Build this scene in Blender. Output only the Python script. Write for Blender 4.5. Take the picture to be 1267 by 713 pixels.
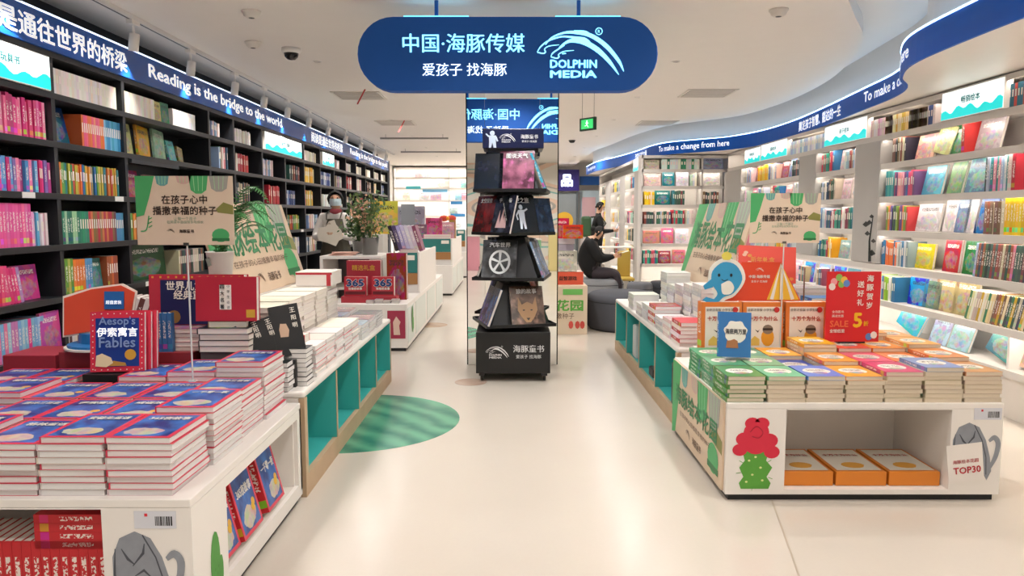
import bpy, bmesh, math, random
from mathutils import Matrix, Vector
for o in list(bpy.data.objects): bpy.data.objects.remove(o)
SC = bpy.context.scene; COL = SC.collection
R = random.Random(7); PI = math.pi
# ---------------------------------------------------------------- camera, world, exposure, lights
cd = bpy.data.cameras.new('camera'); cam = bpy.data.objects.new('camera', cd); COL.objects.link(cam)
cam.location = (0, 0, 1.45); cam.rotation_euler = (math.radians(90 - 5.59), 0, 0)
cd.sensor_width = 36; cd.lens = 26.0; cd.clip_start = .05; SC.camera = cam
w = bpy.data.worlds.new('world'); SC.world = w; w.use_nodes = True
w.node_tree.nodes['Background'].inputs[0].default_value = (1, .98, .96, 1)
w.node_tree.nodes['Background'].inputs[1].default_value = .5
SC.view_settings.view_transform = 'Standard'; SC.view_settings.look = 'None'
SC.view_settings.exposure = 0.3; SC.view_settings.gamma = 1; SC.view_settings.use_curve_mapping = False
CEIL = 2.95
DOWNLIGHTS = [(x, y + (.75 if x == 0 else 0)) for y in (-6, -4, -1.5, .9, 3.2, 5.2, 7.4, 9.6, 11.8, 14.2, 16.6, 19, 21.2) for x in (-1.9, 0, 1.6)]
DOWN_POWER = 84; TRACK_POWER = 24; LED = 15.0

def lamp(name, typ, loc, power, col=(1, .965, .92), size=.04, angle=150, blend=1., aim=None):
    ld = bpy.data.lights.new(name, typ); lo = bpy.data.objects.new(name, ld); COL.objects.link(lo); lo.location = loc
    ld.energy = power; ld.color = col; ld.shadow_soft_size = size
    if typ == 'SPOT': ld.spot_size = math.radians(angle); ld.spot_blend = blend
    if aim is not None: lo.rotation_euler = (Vector(aim) - Vector(loc)).to_track_quat('-Z', 'Y').to_euler()
    return lo
for dx, dy in DOWNLIGHTS: lamp('downlight_bulb', 'SPOT', (dx, dy, CEIL - .02), DOWN_POWER, size=.06, angle=160)
TRACKY = [5.75, 6.75, 7.8, 8.7, 9.6, 10.6, 11.7, 12.9, 14.2, 15.6, 17.0]
for ty in TRACKY: lamp('track_bulb', 'SPOT', (-2.86, ty, 2.68), TRACK_POWER, (1, .96, .9), .03, 70, .8, aim=(-3.02, ty + .1, 1.9))
for ty in (3.0, 4.4): lamp('track_bulb', 'SPOT', (-2.86, ty, 2.68), TRACK_POWER, (1, .96, .9), .03, 80, .8, aim=(-3.1, ty + .15, 1.5))
# ---------------------------------------------------------------- helpers
WM = {}
def V(*a): return Vector(a)
def frame(o, ex, ey, ez, s=(1, 1, 1)):
    ex, ey, ez = Vector(ex) * s[0], Vector(ey) * s[1], Vector(ez) * s[2]
    return Matrix(((ex.x, ey.x, ez.x, o[0]), (ex.y, ey.y, ez.y, o[1]), (ex.z, ey.z, ez.z, o[2]), (0, 0, 0, 1)))
def link(name, data, M=None, parent=None):
    o = bpy.data.objects.new(name, data); COL.objects.link(o)
    M = M if M is not None else Matrix.Identity(4)
    WM[o.name] = M.copy()
    if parent is not None:
        o.parent = parent; o.matrix_basis = WM[parent.name].inverted() @ M
    else: o.matrix_basis = M
    return o
def tag(o, label=None, cat=None, group=None, kind=None):
    if label: o['label'] = label
    if cat: o['category'] = cat
    if group: o['group'] = group
    if kind: o['kind'] = kind
    return o
def thing(name, label, cat, loc=(0, 0, 0), group=None, M=None):
    return tag(link(name, None, M if M is not None else Matrix.Translation(loc)), label, cat, group)
class MB:
    def __init__(s): s.v = []; s.f = []; s.m = []; s.c = []
    def quad(s, pts, m=0, c=None):
        n = len(s.v); s.v += [tuple(p) for p in pts]; s.f.append(tuple(range(n, n + len(pts)))); s.m.append(m); s.c.append(c); return s
    def box(s, x0, x1, y0, y1, z0, z1, m=0, M=None):
        n = len(s.v)
        P = [(x, y, z) for z in (z0, z1) for y in (y0, y1) for x in (x0, x1)]
        if M is not None: P = [tuple(M @ Vector(p)) for p in P]
        s.v += P
        mm = m if isinstance(m, (list, tuple)) else [m] * 6   # bottom, top, front(-y), back(+y), left(-x), right(+x)
        for k, f in enumerate(((0, 2, 3, 1), (4, 5, 7, 6), (0, 1, 5, 4), (2, 6, 7, 3), (0, 4, 6, 2), (1, 3, 7, 5))):
            s.f.append(tuple(n + i for i in f)); s.m.append(mm[k]); s.c.append(None)
        return s
    def prism(s, pts, z0, z1, m=0, M=None, ms=None):   # polygon in xy, extruded in z
        n = len(s.v); k = len(pts)
        P = [(p[0], p[1], z0) for p in pts] + [(p[0], p[1], z1) for p in pts]
        if M is not None: P = [tuple(M @ Vector(p)) for p in P]
        s.v += P
        s.f.append(tuple(reversed(range(n, n + k)))); s.m.append(m); s.f.append(tuple(range(n + k, n + 2 * k))); s.m.append(m)
        for i in range(k):
            j = (i + 1) % k; s.f.append((n + i, n + j, n + k + j, n + k + i)); s.m.append(m if ms is None else ms)
        s.c += [None] * (k + 2); return s
    def lathe(s, prof, c=(0, 0, 0), seg=20, m=0, M=None):   # prof [(r,z)]
        n = len(s.v)
        for r, z in prof:
            for i in range(seg):
                a = 2 * PI * i / seg; p = Vector((c[0] + r * math.cos(a), c[1] + r * math.sin(a), c[2] + z))
                s.v.append(tuple(M @ p) if M is not None else tuple(p))
        for j in range(len(prof) - 1):
            for i in range(seg):
                k = (i + 1) % seg; s.f.append((n + j * seg + i, n + j * seg + k, n + (j + 1) * seg + k, n + (j + 1) * seg + i)); s.m.append(m); s.c.append(None)
        if prof[0][0] > 1e-5: s.f.append(tuple(n + i for i in reversed(range(seg)))); s.m.append(m); s.c.append(None)
        if prof[-1][0] > 1e-5: s.f.append(tuple(n + (len(prof) - 1) * seg + i for i in range(seg))); s.m.append(m); s.c.append(None)
        return s
    def tube(s, pts, r, seg=8, m=0):
        pts = [Vector(p) for p in pts]; n = len(s.v); L = len(pts)
        for i, p in enumerate(pts):
            t = (pts[min(i + 1, L - 1)] - pts[max(i - 1, 0)]).normalized()
            a = t.orthogonal().normalized() if i == 0 else (a - t * a.dot(t)).normalized()
            b = t.cross(a); rr = r[i] if isinstance(r, (list, tuple)) else r
            for k in range(seg):
                q = 2 * PI * k / seg; s.v.append(tuple(p + (a * math.cos(q) + b * math.sin(q)) * rr))
        for i in range(L - 1):
            for k in range(seg):
                j = (k + 1) % seg; s.f.append((n + i * seg + k, n + i * seg + j, n + (i + 1) * seg + j, n + (i + 1) * seg + k)); s.m.append(m); s.c.append(None)
        s.f.append(tuple(n + k for k in reversed(range(seg)))); s.f.append(tuple(n + (L - 1) * seg + k for k in range(seg))); s.m += [m, m]; s.c += [None, None]
        return s
    def ball(s, c, r, seg=12, m=0):
        r = r if isinstance(r, (list, tuple)) else (r, r, r); n = len(s.v); h = seg // 2
        for j in range(h + 1):
            t = PI * j / h
            for i in range(seg):
                a = 2 * PI * i / seg; s.v.append((c[0] + r[0] * math.sin(t) * math.cos(a), c[1] + r[1] * math.sin(t) * math.sin(a), c[2] - r[2] * math.cos(t)))
        for j in range(h):
            for i in range(seg):
                k = (i + 1) % seg; s.f.append((n + j * seg + i, n + j * seg + k, n + (j + 1) * seg + k, n + (j + 1) * seg + i)); s.m.append(m); s.c.append(None)
        return s
    def mesh(s, name, mats, smooth=False):
        me = bpy.data.meshes.new(name); me.from_pydata(s.v, [], s.f)
        for m in (mats if isinstance(mats, (list, tuple)) else [mats]): me.materials.append(m)
        me.polygons.foreach_set('material_index', s.m)
        if smooth: me.polygons.foreach_set('use_smooth', [True] * len(s.f))
        if any(c is not None for c in s.c):
            ca = me.color_attributes.new('Col', 'FLOAT_COLOR', 'CORNER'); buf = []
            for f, c in zip(s.f, s.c): buf += list(c or (1, 1, 1, 1)) * len(f)
            ca.data.foreach_set('color', buf)
        me.update(); return me
    def build(s, name, mats, parent=None, M=None, bevel=0, smooth=False):
        o = link(name, s.mesh(name, mats, smooth), M, parent)
        if bevel:
            b = o.modifiers.new('b', 'BEVEL'); b.width = bevel; b.segments = 2; b.limit_method = 'ANGLE'
        return o
def struct(o, label=None): o['kind'] = 'structure'; return o

# ---------------------------------------------------------------- materials
def lin(h):
    if isinstance(h, str): h = tuple(int(h[i:i + 2], 16) / 255 for i in (0, 2, 4))
    return tuple(((c / 12.92) if c <= .04045 else ((c + .055) / 1.055) ** 2.4) for c in h[:3]) + (1,)
class NT:
    def __init__(s, name):
        s.mat = bpy.data.materials.new(name); s.mat.use_nodes = True; s.t = s.mat.node_tree; s.b = s.t.nodes['Principled BSDF']
    def n(s, ty, **k):
        x = s.t.nodes.new(ty)
        for a, b in k.items(): setattr(x, a, b)
        return x
    def put(s, sock, v):
        if hasattr(v, 'is_output') or hasattr(v, 'links'): s.t.links.new(v, sock)
        else: sock.default_value = v
    def M(s, op, a, b=0., c=None):
        x = s.n('ShaderNodeMath', operation=op); s.put(x.inputs[0], a); s.put(x.inputs[1], b)
        if c is not None: s.put(x.inputs[2], c)
        return x.outputs[0]
    def mix(s, f, a, b, bt='MIX'):
        x = s.n('ShaderNodeMix', data_type='RGBA', blend_type=bt); s.put(x.inputs[0], f); s.put(x.inputs[6], a); s.put(x.inputs[7], b); return x.outputs[2]
    def between(s, v, a, b): return s.M('MULTIPLY', s.M('GREATER_THAN', v, a), s.M('LESS_THAN', v, b))
    def uv(s, src='UV'):
        tc = s.n('ShaderNodeTexCoord'); sp = s.n('ShaderNodeSeparateXYZ'); s.t.links.new(tc.outputs[src], sp.inputs[0]); return sp.outputs
    def noise(s, vec, scale, detail=2, w=None):
        x = s.n('ShaderNodeTexNoise'); x.noise_dimensions = '4D' if w is not None else '3D'
        if vec is not None: s.t.links.new(vec, x.inputs['Vector'])
        x.inputs['Scale'].default_value = scale; x.inputs['Detail'].default_value = detail
        if w is not None: s.put(x.inputs['W'], w)
        return x
    def vec(s, a, b, c=0.):
        x = s.n('ShaderNodeCombineXYZ'); s.put(x.inputs[0], a); s.put(x.inputs[1], b); s.put(x.inputs[2], c); return x.outputs[0]
    def out(s, col, rough=.5, metal=0., spec=None, bump=None, emis=None, es=0):
        s.put(s.b.inputs['Base Color'], col); s.b.inputs['Roughness'].default_value = rough; s.b.inputs['Metallic'].default_value = metal
        if spec is not None: s.b.inputs['Specular IOR Level'].default_value = spec
        if bump is not None:
            x = s.n('ShaderNodeBump'); s.t.links.new(bump[0], x.inputs['Height']); x.inputs['Strength'].default_value = bump[1]; x.inputs['Distance'].default_value = .004
            s.t.links.new(x.outputs[0], s.b.inputs['Normal'])
        if emis is not None: s.put(s.b.inputs['Emission Color'], emis); s.b.inputs['Emission Strength'].default_value = es
        return s.mat
_mc = {}
def mat(hexc, rough=.5, metal=0., es=0, var=.05):
    k = (hexc, rough, metal, es, var)
    if k not in _mc:
        t = NT('paint_' + hexc); c = lin(hexc)
        if var and not es:
            nz = t.noise(t.n('ShaderNodeTexCoord').outputs['Object'], 6, 3)
            d = tuple(x * (1 - var * 1.6) for x in c[:3]) + (1,)
            col = t.mix(nz.outputs[0], c, d)
        else: col = c
        _mc[k] = t.out(col, rough, metal, emis=c if es else None, es=es)
    return _mc[k]
def objcol(t): return t.n('ShaderNodeObjectInfo').outputs
def m_cover(kind):
    t = NT('cover_' + kind); u, v, _ = t.uv(); oi = objcol(t)
    if kind == 'attr':
        a = t.n('ShaderNodeVertexColor', layer_name='Col').outputs[0]; return t.out(a, .45)
    rnd = oi['Random']; base = oi['Color']
    uvv = t.vec(u, v, t.M('MULTIPLY', rnd, 37.))
    if kind == 'plain': return t.out(base, .4)
    # grains that read as rows of printed characters
    g = t.noise(t.vec(t.M('MULTIPLY', u, 1.), t.M('MULTIPLY', v, 1.35), t.M('MULTIPLY', rnd, 91.)), 34, 1).outputs[0]
    glyph = t.M('GREATER_THAN', g, .5)
    if kind == 'spine':   # u along the thickness, v along the height
        g2 = t.noise(t.vec(u, t.M('MULTIPLY', v, 9.), t.M('MULTIPLY', rnd, 91.)), 3.5, 1).outputs[0]
        ti = t.M('MULTIPLY', t.M('MULTIPLY', t.between(v, .35, .8), t.between(u, .25, .75)), t.M('GREATER_THAN', g2, .5))
        hsv = t.n('ShaderNodeHueSaturation'); t.t.links.new(base, hsv.inputs['Color']); t.put(hsv.inputs['Hue'], t.M('ADD', .35, t.M('MULTIPLY', rnd, .5))); hsv.inputs['Value'].default_value = 1.1
        c = t.mix(t.M('MULTIPLY', t.between(v, .08, .2), .8), base, hsv.outputs[0])
        c = t.mix(t.M('MULTIPLY', ti, .85), c, lin('F4EFE6')); return t.out(c, .4)
    def blob(cu, cv, ru, rv, wob=.25):
        nz = t.noise(uvv, 5, 2).outputs[0]
        d = t.M('ADD', t.M('POWER', t.M('ABSOLUTE', t.M('DIVIDE', t.M('SUBTRACT', u, cu), ru)), 2.), t.M('POWER', t.M('ABSOLUTE', t.M('DIVIDE', t.M('SUBTRACT', v, cv), rv)), 2.))
        return t.M('LESS_THAN', t.M('ADD', d, t.M('MULTIPLY', t.M('SUBTRACT', nz, .5), wob * 4)), 1.)
    vo = t.noise(uvv, 6, 2)
    vs = t.n('ShaderNodeHueSaturation'); t.t.links.new(vo.outputs['Color'], vs.inputs['Color']); vs.inputs['Saturation'].default_value = 2.4; vs.inputs['Value'].default_value = .7
    if kind == 'fairy':
        edge = t.M('SUBTRACT', 1., t.M('MULTIPLY', t.between(u, .075, .925), t.between(v, .055, .945)))
        n2 = t.noise(uvv, 3, 3).outputs[0]
        c = t.mix(t.M('MULTIPLY', t.M('SUBTRACT', n2, .35), 3.), lin('142A74'), lin('3A78C8'))
        c = t.mix(t.M('MULTIPLY', blob(t.M('ADD', .32, t.M('MULTIPLY', rnd, .3)), .24, .3, .15, .45), .85), c, t.mix(.55, vs.outputs[0], lin('F2D9B0')))
        c = t.mix(t.M('MULTIPLY', blob(.78, .38, .08, .06, .05), t.M('GREATER_THAN', rnd, .55)), c, lin('E0A93A'))
        c = t.mix(edge, c, lin('D8304A')); return t.out(c, .28)
    if kind == 'oval':
        n2 = t.noise(uvv, 2, 2).outputs[0]
        hs = t.n('ShaderNodeHueSaturation'); t.t.links.new(base, hs.inputs['Color']); hs.inputs['Hue'].default_value = .53; hs.inputs['Value'].default_value = 1.25
        c = t.mix(n2, base, hs.outputs[0])
        ov = blob(.5, .5, .36, .24, .06); c = t.mix(ov, c, lin('F3ECE0'))
        c = t.mix(t.M('MULTIPLY', t.M('MULTIPLY', t.between(u, .26, .74), t.between(v, .5, .62)), glyph), c, lin('4A3B33'))
        c = t.mix(t.M('MULTIPLY', blob(.5, .33, .2, .1, .3), .8), c, vs.outputs[0]); return t.out(c, .3)
    if kind == 'scene':
        n3 = t.noise(uvv, 2.6, 4).outputs[0]; up = t.M('MULTIPLY', v, .7)
        dark = t.n('ShaderNodeHueSaturation'); t.t.links.new(base, dark.inputs['Color']); dark.inputs['Value'].default_value = .18; dark.inputs['Saturation'].default_value = 1.2
        lit = t.n('ShaderNodeHueSaturation'); t.t.links.new(base, lit.inputs['Color']); t.put(lit.inputs['Hue'], t.M('ADD', .46, t.M('MULTIPLY', rnd, .08))); lit.inputs['Value'].default_value = 1.7; lit.inputs['Saturation'].default_value = 1.1
        c = t.mix(t.M('MULTIPLY', t.M('SUBTRACT', n3, .38), 3.2), dark.outputs[0], base); c = t.mix(t.M('MULTIPLY', t.M('SUBTRACT', t.noise(uvv, 5, 3).outputs[0], .55), 4.), c, lit.outputs[0])
        c = t.mix(t.between(v, .8, 1.1), c, t.mix(.6, c, dark.outputs[0])); return t.out(c, .25)
    # art: a picture on a coloured ground under a printed title
    dk0 = t.n('ShaderNodeHueSaturation'); t.t.links.new(base, dk0.inputs['Color']); dk0.inputs['Saturation'].default_value = 1.15; dk0.inputs['Value'].default_value = .8; base = dk0.outputs[0]
    n2 = t.noise(uvv, 2.2, 3).outputs[0]
    hs = t.n('ShaderNodeHueSaturation'); t.t.links.new(base, hs.inputs['Color']); t.put(hs.inputs['Hue'], t.M('ADD', .4, t.M('MULTIPLY', rnd, .2))); hs.inputs['Value'].default_value = .75
    c = t.mix(t.between(n2, .48, .62), base, hs.outputs[0])
    c = t.mix(t.M('MULTIPLY', blob(.5, .36, .38, .28, .35), .8), c, t.mix(.45, vs.outputs[0], base))
    dk = t.M('GREATER_THAN', rnd, .6)
    c = t.mix(t.M('MULTIPLY', t.M('MULTIPLY', t.between(u, .14, .86), t.between(v, .74, .86)), glyph), c, t.mix(dk, lin('F6F2EA'), lin('2A2A33')))
    return t.out(c, .3)
M_PLAIN = m_cover('plain'); M_SPINE = m_cover('spine'); M_FAIRY = m_cover('fairy'); M_OVAL = m_cover('oval'); M_ART = m_cover('art'); M_ATTR = m_cover('attr'); M_SCENE = m_cover('scene')
def m_pages(hexc):
    t = NT('book_pages'); u, v, z = t.uv('Generated')
    nz = t.noise(t.vec(0., 0., t.M('MULTIPLY', z, 30.)), 3, 2).outputs[0]
    return t.out(t.mix(nz, lin(hexc), tuple(x * .8 for x in lin(hexc)[:3]) + (1,)), .8)
M_PAGES = m_pages('EFE6DD'); M_PAGESW = m_pages('F3F0EE'); M_PAGESC = m_pages('EADCC6'); M_REDEDGE = mat('C2263A', .4)
WHITE = mat('F1ECE6', .35, var=.03); OFFW = mat('E3DCD4', .5, var=.03); BLACK = mat('17181B', .45); DKGREY = mat('3B3E44', .55)
TEAL = mat('3FB3AE', .45); PLY = mat('CDB08F', .6, var=.15); STEEL = mat('9C9A98', .25, .9)
GREYW = mat('C9C5C0', .5, var=.02)

# ---------------------------------------------------------------- lettering
_txt = {}
_tc = bpy.data.curves.new('lettering_source', 'FONT'); _to = bpy.data.objects.new('lettering_source', _tc)
def tmesh(body, bold=0.):
    k = (body, bold)
    if k not in _txt:
        _tc.body = body; _tc.size = 1; _tc.resolution_u = 2 if len(body) > 1 or ord(body[0]) < 256 else 3
        me0 = _to.to_mesh(); vs = [tuple(v.co) for v in me0.vertices]; fs = [tuple(p.vertices) for p in me0.polygons]; _to.to_mesh_clear()
        if bold > .005:
            n = len(vs); b = bold * .75; base = vs; fb = fs; vs = []; fs = []
            for q, (dx, dy) in enumerate(((-b, 0), (b, 0), (0, b), (0, -b)) if bold > .015 else ((-b, 0), (b, 0))):
                vs += [(v[0] + dx, v[1] + dy, q * .0006) for v in base]; fs += [tuple(i + q * n for i in f) for f in fb]
        x0 = min(v[0] for v in vs); x1 = max(v[0] for v in vs); y0 = min(v[1] for v in vs); y1 = max(v[1] for v in vs)
        vs = [((v[0] - (x0 + x1) / 2), v[1] - (y0 + y1) / 2, v[2]) for v in vs]
        _txt[k] = (vs, fs, x1 - x0, y1 - y0, {})
    return _txt[k]
def text(body, O, ex, ey, w=None, h=None, m=None, parent=None, bold=.02, name='lettering', lift=.0015):
    """flat lettering centred on O, reading along ex, upright along ey"""
    vs, fs, W, H, meshes = tmesh(body, bold)
    if m not in meshes:
        me = bpy.data.meshes.new('lettering'); me.from_pydata(vs, [], fs); me.materials.append(m); meshes[m] = me
    ex = Vector(ex).normalized(); ey = Vector(ey).normalized(); ez = ex.cross(ey)
    sx = w / W if w else h / H; sy = h / H if h else w / W
    return link(name, meshes[m], frame(Vector(O) + ez * lift, ex, ey, ez, (sx, sy, 1)), parent)
def ribbon(mb, pts, ws, m=0, z=.0013):
    pts = [Vector((p[0], p[1], z)) for p in pts]; L = len(pts); up = []; dn = []
    if isinstance(ws, (list, tuple)) and len(ws) != L:
        w0 = ws; ws = []
        for i in range(L):
            f = i / (L - 1) * (len(w0) - 1); a = int(min(f, len(w0) - 2)); ws.append(w0[a] * (1 - f + a) + w0[a + 1] * (f - a))
    for i, p in enumerate(pts):
        t = (pts[min(i + 1, L - 1)] - pts[max(i - 1, 0)]).normalized(); nn = Vector((-t.y, t.x, 0)); wi = ws[i] if isinstance(ws, (list, tuple)) else ws
        up.append(p + nn * wi / 2); dn.append(p - nn * wi / 2)
    for i in range(L - 1): mb.quad([dn[i], dn[i + 1], up[i + 1], up[i]], m)
_logo = {}
def smoothpts(P, n=5):
    out = []
    for i in range(len(P) - 1):
        p0 = Vector(P[max(i - 1, 0)]); p1 = Vector(P[i]); p2 = Vector(P[i + 1]); p3 = Vector(P[min(i + 2, len(P) - 1)])
        for k in range(n):
            t = k / n; out.append(tuple(.5 * ((2 * p1) + (p2 - p0) * t + (2 * p0 - 5 * p1 + 4 * p2 - p3) * t * t + (3 * p1 - p0 - 3 * p2 + p3) * t ** 3)))
    out.append(tuple(P[-1])); return out
def logo(O, ex, ey, w, m, parent, words=True):
    """two leaping dolphins over the name; w = width of the mark"""
    if m not in _logo:
        mb = MB(); c = lambda L: [((x - 915) / 350, -(y - 240) / 350) for x, y in L]
        def rb(L, ws):
            P = smoothpts(c(L), 5); n = len(P); W_ = []
            for i in range(n):
                f = i / (n - 1) * (len(ws) - 1); a = int(min(f, len(ws) - 2)); W_.append((ws[a] * (1 - f + a) + ws[a + 1] * (f - a)) / 350)
            ribbon(mb, P, W_)
        rb([(775, 200), (800, 172), (850, 153), (900, 152), (960, 165), (1020, 205), (1070, 262), (1092, 305)], [3, 5, 8, 13, 16, 17, 13, 2])
        rb([(742, 228), (758, 205), (790, 183), (840, 168), (880, 170)], [2, 5, 6, 6, 8])
        rb([(742, 229), (765, 234), (775, 228), (772, 216), (790, 205), (830, 200)], [4, 5, 5, 4, 4, 2])
        rb([(830, 212), (850, 196), (880, 184), (930, 190), (985, 220), (1035, 268), (1072, 318)], [3, 8, 14, 20, 20, 14, 2])
        rb([(797, 246), (805, 232), (830, 215), (850, 200)], [2, 5, 5, 8])
        rb([(797, 247), (820, 253), (830, 247), (828, 238), (850, 226), (890, 222)], [4, 5, 5, 4, 4, 2])
        rb([(890, 150), (935, 150), (960, 163)], [14, 10, 1]); rb([(880, 172), (930, 176), (955, 188)], [12, 10, 1])
        rb([(842, 235), (858, 234)], [5, 4])
        rb([(990 + 13 * math.cos(a * PI / 6), 147 + 13 * math.sin(a * PI / 6)) for a in range(13)], [3, 3])
        _logo[m] = mb.mesh('dolphin_mark', m)
    ex = Vector(ex).normalized(); ey = Vector(ey).normalized(); ez = ex.cross(ey)
    link('dolphin_mark', _logo[m], frame(Vector(O) + ez * .0015, ex, ey, ez, (w, w, 1)), parent)
    if words:
        text('DOLPHIN', Vector(O) - ex * w * .075 - ey * w * .1, ex, ey, w=w * .54, m=m, parent=parent, bold=.035)
        text('MEDIA', Vector(O) - ex * w * .075 - ey * w * .215, ex, ey, w=w * .54, h=w * .085, m=m, parent=parent, bold=.04)
        text('R', Vector(O) + ex * w * .215 + ey * w * .265, ex, ey, h=w * .035, m=m, parent=parent, bold=.0)

# ---------------------------------------------------------------- books
_bm = {}
def book_mesh(art, pages, spine_mat=None):
    k = (art, pages, spine_mat)
    if k in _bm: return _bm[k]
    v = []; f = []; m = []; uv = []
    def bx(x0, x1, y0, y1, z0, z1, mm):
        n = len(v); v.extend((x, y, z) for z in (z0, z1) for y in (y0, y1) for x in (x0, x1))
        for kf, (fc, mi) in enumerate(zip(((0, 2, 3, 1), (4, 5, 7, 6), (0, 1, 5, 4), (2, 6, 7, 3), (0, 4, 6, 2), (1, 3, 7, 5)), mm)):
            if mi is None: continue
            f.append(tuple(n + i for i in fc)); m.append(mi)
            for i in fc:
                p = v[n + i]; uv.append((p[2], p[1]) if kf == 4 else (p[0], p[1]))
    bx(0, 1, 0, 1, .96, 1, [1, 0, 1, 1, 1, 1])
    bx(0, 1, 0, 1, 0, .04, [1, 1, 1, 1, 1, 1])
    bx(0, .02, 0, 1, .04, .96, [None, None, 1, 1, 2, 1])
    bx(.02, .985, .01, .99, .04, .96, [None, None, 3, 3, None, 3])
    me = bpy.data.meshes.new('book'); me.from_pydata(v, [], f)
    for q in (art, M_PLAIN, spine_mat or M_SPINE, pages): me.materials.append(q)
    # the spine's outer face takes its own uv over the whole thickness
    me.polygons.foreach_set('material_index', m); ul = me.uv_layers.new(name='UVMap'); ul.data.foreach_set('uv', [c for p in uv for c in p]); me.update()
    _bm[k] = me; return me
def rgb(h): return lin(h)
ORD = 'top second third fourth fifth sixth seventh eighth ninth tenth eleventh twelfth thirteenth fourteenth fifteenth sixteenth seventeenth eighteenth nineteenth'.split()
TENS = {20: 'twent', 30: 'thirt', 40: 'fort', 50: 'fift', 60: 'sixt'}
def ordn(i):   # 1-based
    if i == 1: return 'first'
    if i < 20: return ORD[i - 1]
    t = i // 10 * 10; return TENS[t] + 'ieth' if i == t else TENS[t] + 'y-' + ordn(i - t)
NAMES = {'pink': 'E84C9A', 'magenta': 'D81B72', 'red': 'C8262F', 'orange': 'EE7F30', 'yellow': 'F2C81E', 'green': '3A9A50', 'dark green': '1F4E3A', 'lime': '9CC63C', 'teal': '2E9AA0',
         'blue': '2F6FC0', 'navy': '1E2A5E', 'pale blue': 'A8C8E8', 'purple': '7A4A9E', 'lilac': 'C0A0D8', 'white': 'F2F0EE', 'cream': 'EEDDC0', 'grey': '8C8E92', 'black': '1C1C20', 'brown': '7A4E34', 'tan': 'C4A47C',
         'pale pink': 'F4BFD2', 'maroon': '7E1E30'}
NL = {k: lin(v)[:3] for k, v in NAMES.items()}
def cname(h):
    c = tuple(int(h[i:i + 2], 16) for i in (0, 2, 4))
    return min(NAMES, key=lambda k: sum((c[i] - int(NAMES[k][2 * i:2 * i + 2], 16)) ** 2 for i in range(3)))
def jit(h, a=14):
    c = [max(0, min(255, int(h[i:i + 2], 16) + R.randint(-a, a))) for i in (0, 2, 4)]; return '%02X%02X%02X' % tuple(c)
def book(name, M, col, art, label, group=None, pages=None, spine=None, parent=None):
    o = link(name, book_mesh(art, pages or M_PAGES, spine), M, parent); o.color = rgb(col)
    return tag(o, label, 'book', group)
SPINES = []   # every spine-out book of the shelves; the 295 that show largest become things, the rest one stuff object
def add_spine(M, col, label, group, size): SPINES.append((size, M, col, label, group))
# ================================================================= STRUCTURE
def m_floor():
    t = NT('floor_resin'); co = t.n('ShaderNodeTexCoord').outputs['Object']
    nz = t.noise(co, 1.3, 4).outputs[0]; n2 = t.noise(co, 60, 2).outputs[0]
    c = t.mix(nz, lin('D6CDC2'), lin('CBC1B5')); c = t.mix(t.M('MULTIPLY', n2, .12), c, lin('B8AA98'))
    return t.out(c, .22, spec=.45)
struct(MB().box(-3.72, 4.6, -7.2, 24, -.1, 0).build('floor', m_floor()))
for k, pts in enumerate((((1.33, 3.66), (1.02, 2.2)),)):
    (a, b), (c, d) = pts; L = math.hypot(c - a, d - b); M = Matrix.Translation((a, b, 0)) @ Matrix.Rotation(math.atan2(d - b, c - a), 4, 'Z')
    struct(MB().box(0, L, -.004, .004, 0, .0012, M=M).build('floor_joint', mat('B5A795', .5)))
CEILM = mat('F1EBE5', .8, var=.02)
# the ceiling stops at a wavy line; beyond it a cove runs along the ribbon fascia
RIB = [(2.78, 1.0), (2.68, 2.6), (2.62, 3.6), (2.62, 4.4), (2.68, 5.1), (2.88, 5.62), (3.12, 6.0), (3.27, 6.5), (3.36, 7.2), (3.5, 8.4), (3.6, 9.6), (3.57, 10.7), (3.35, 11.5), (2.98, 11.95), (2.6, 12.4), (2.42, 13.1), (2.34, 14.2), (2.15, 15.6), (1.92, 16.8), (1.85, 18.6)]
RB = smoothpts(RIB, 6)
def offs(P, d):
    out = []
    for i, p in enumerate(P):
        a = Vector(P[max(i - 1, 0)]); b = Vector(P[min(i + 1, len(P) - 1)]); t = (b - a).normalized(); out.append((p[0] + t.y * d, p[1] - t.x * d))
    return out
mb = MB(); mb.box(-3.72, 4.6, -7.2, 24, CEIL + .12, CEIL + .2); mb.box(-3.72, 1.0, -7.2, 24, CEIL, CEIL + .12)
EDGE = [(2.1, -7.2), (2.1, 1.0), (1.9, 3.2), (2.0, 4.6), (2.5, 5.6), (2.95, 6.4), (3.3, 7.4), (3.55, 8.6), (3.62, 10), (3.45, 11.3), (3.0, 12.0), (2.6, 12.6), (2.3, 14), (2.1, 16), (1.9, 18), (1.9, 24)]
ED = smoothpts(EDGE, 5)
for a, b in zip(ED[:-1], ED[1:]):
    mb.quad([(1.0, a[1], CEIL), (1.0, b[1], CEIL), (b[0], b[1], CEIL), (a[0], a[1], CEIL)][::-1])
    mb.quad([(a[0], a[1], CEIL), (b[0], b[1], CEIL), (b[0], b[1], CEIL + .12), (a[0], a[1], CEIL + .12)])
struct(mb.build('ceiling', CEILM))
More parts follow.
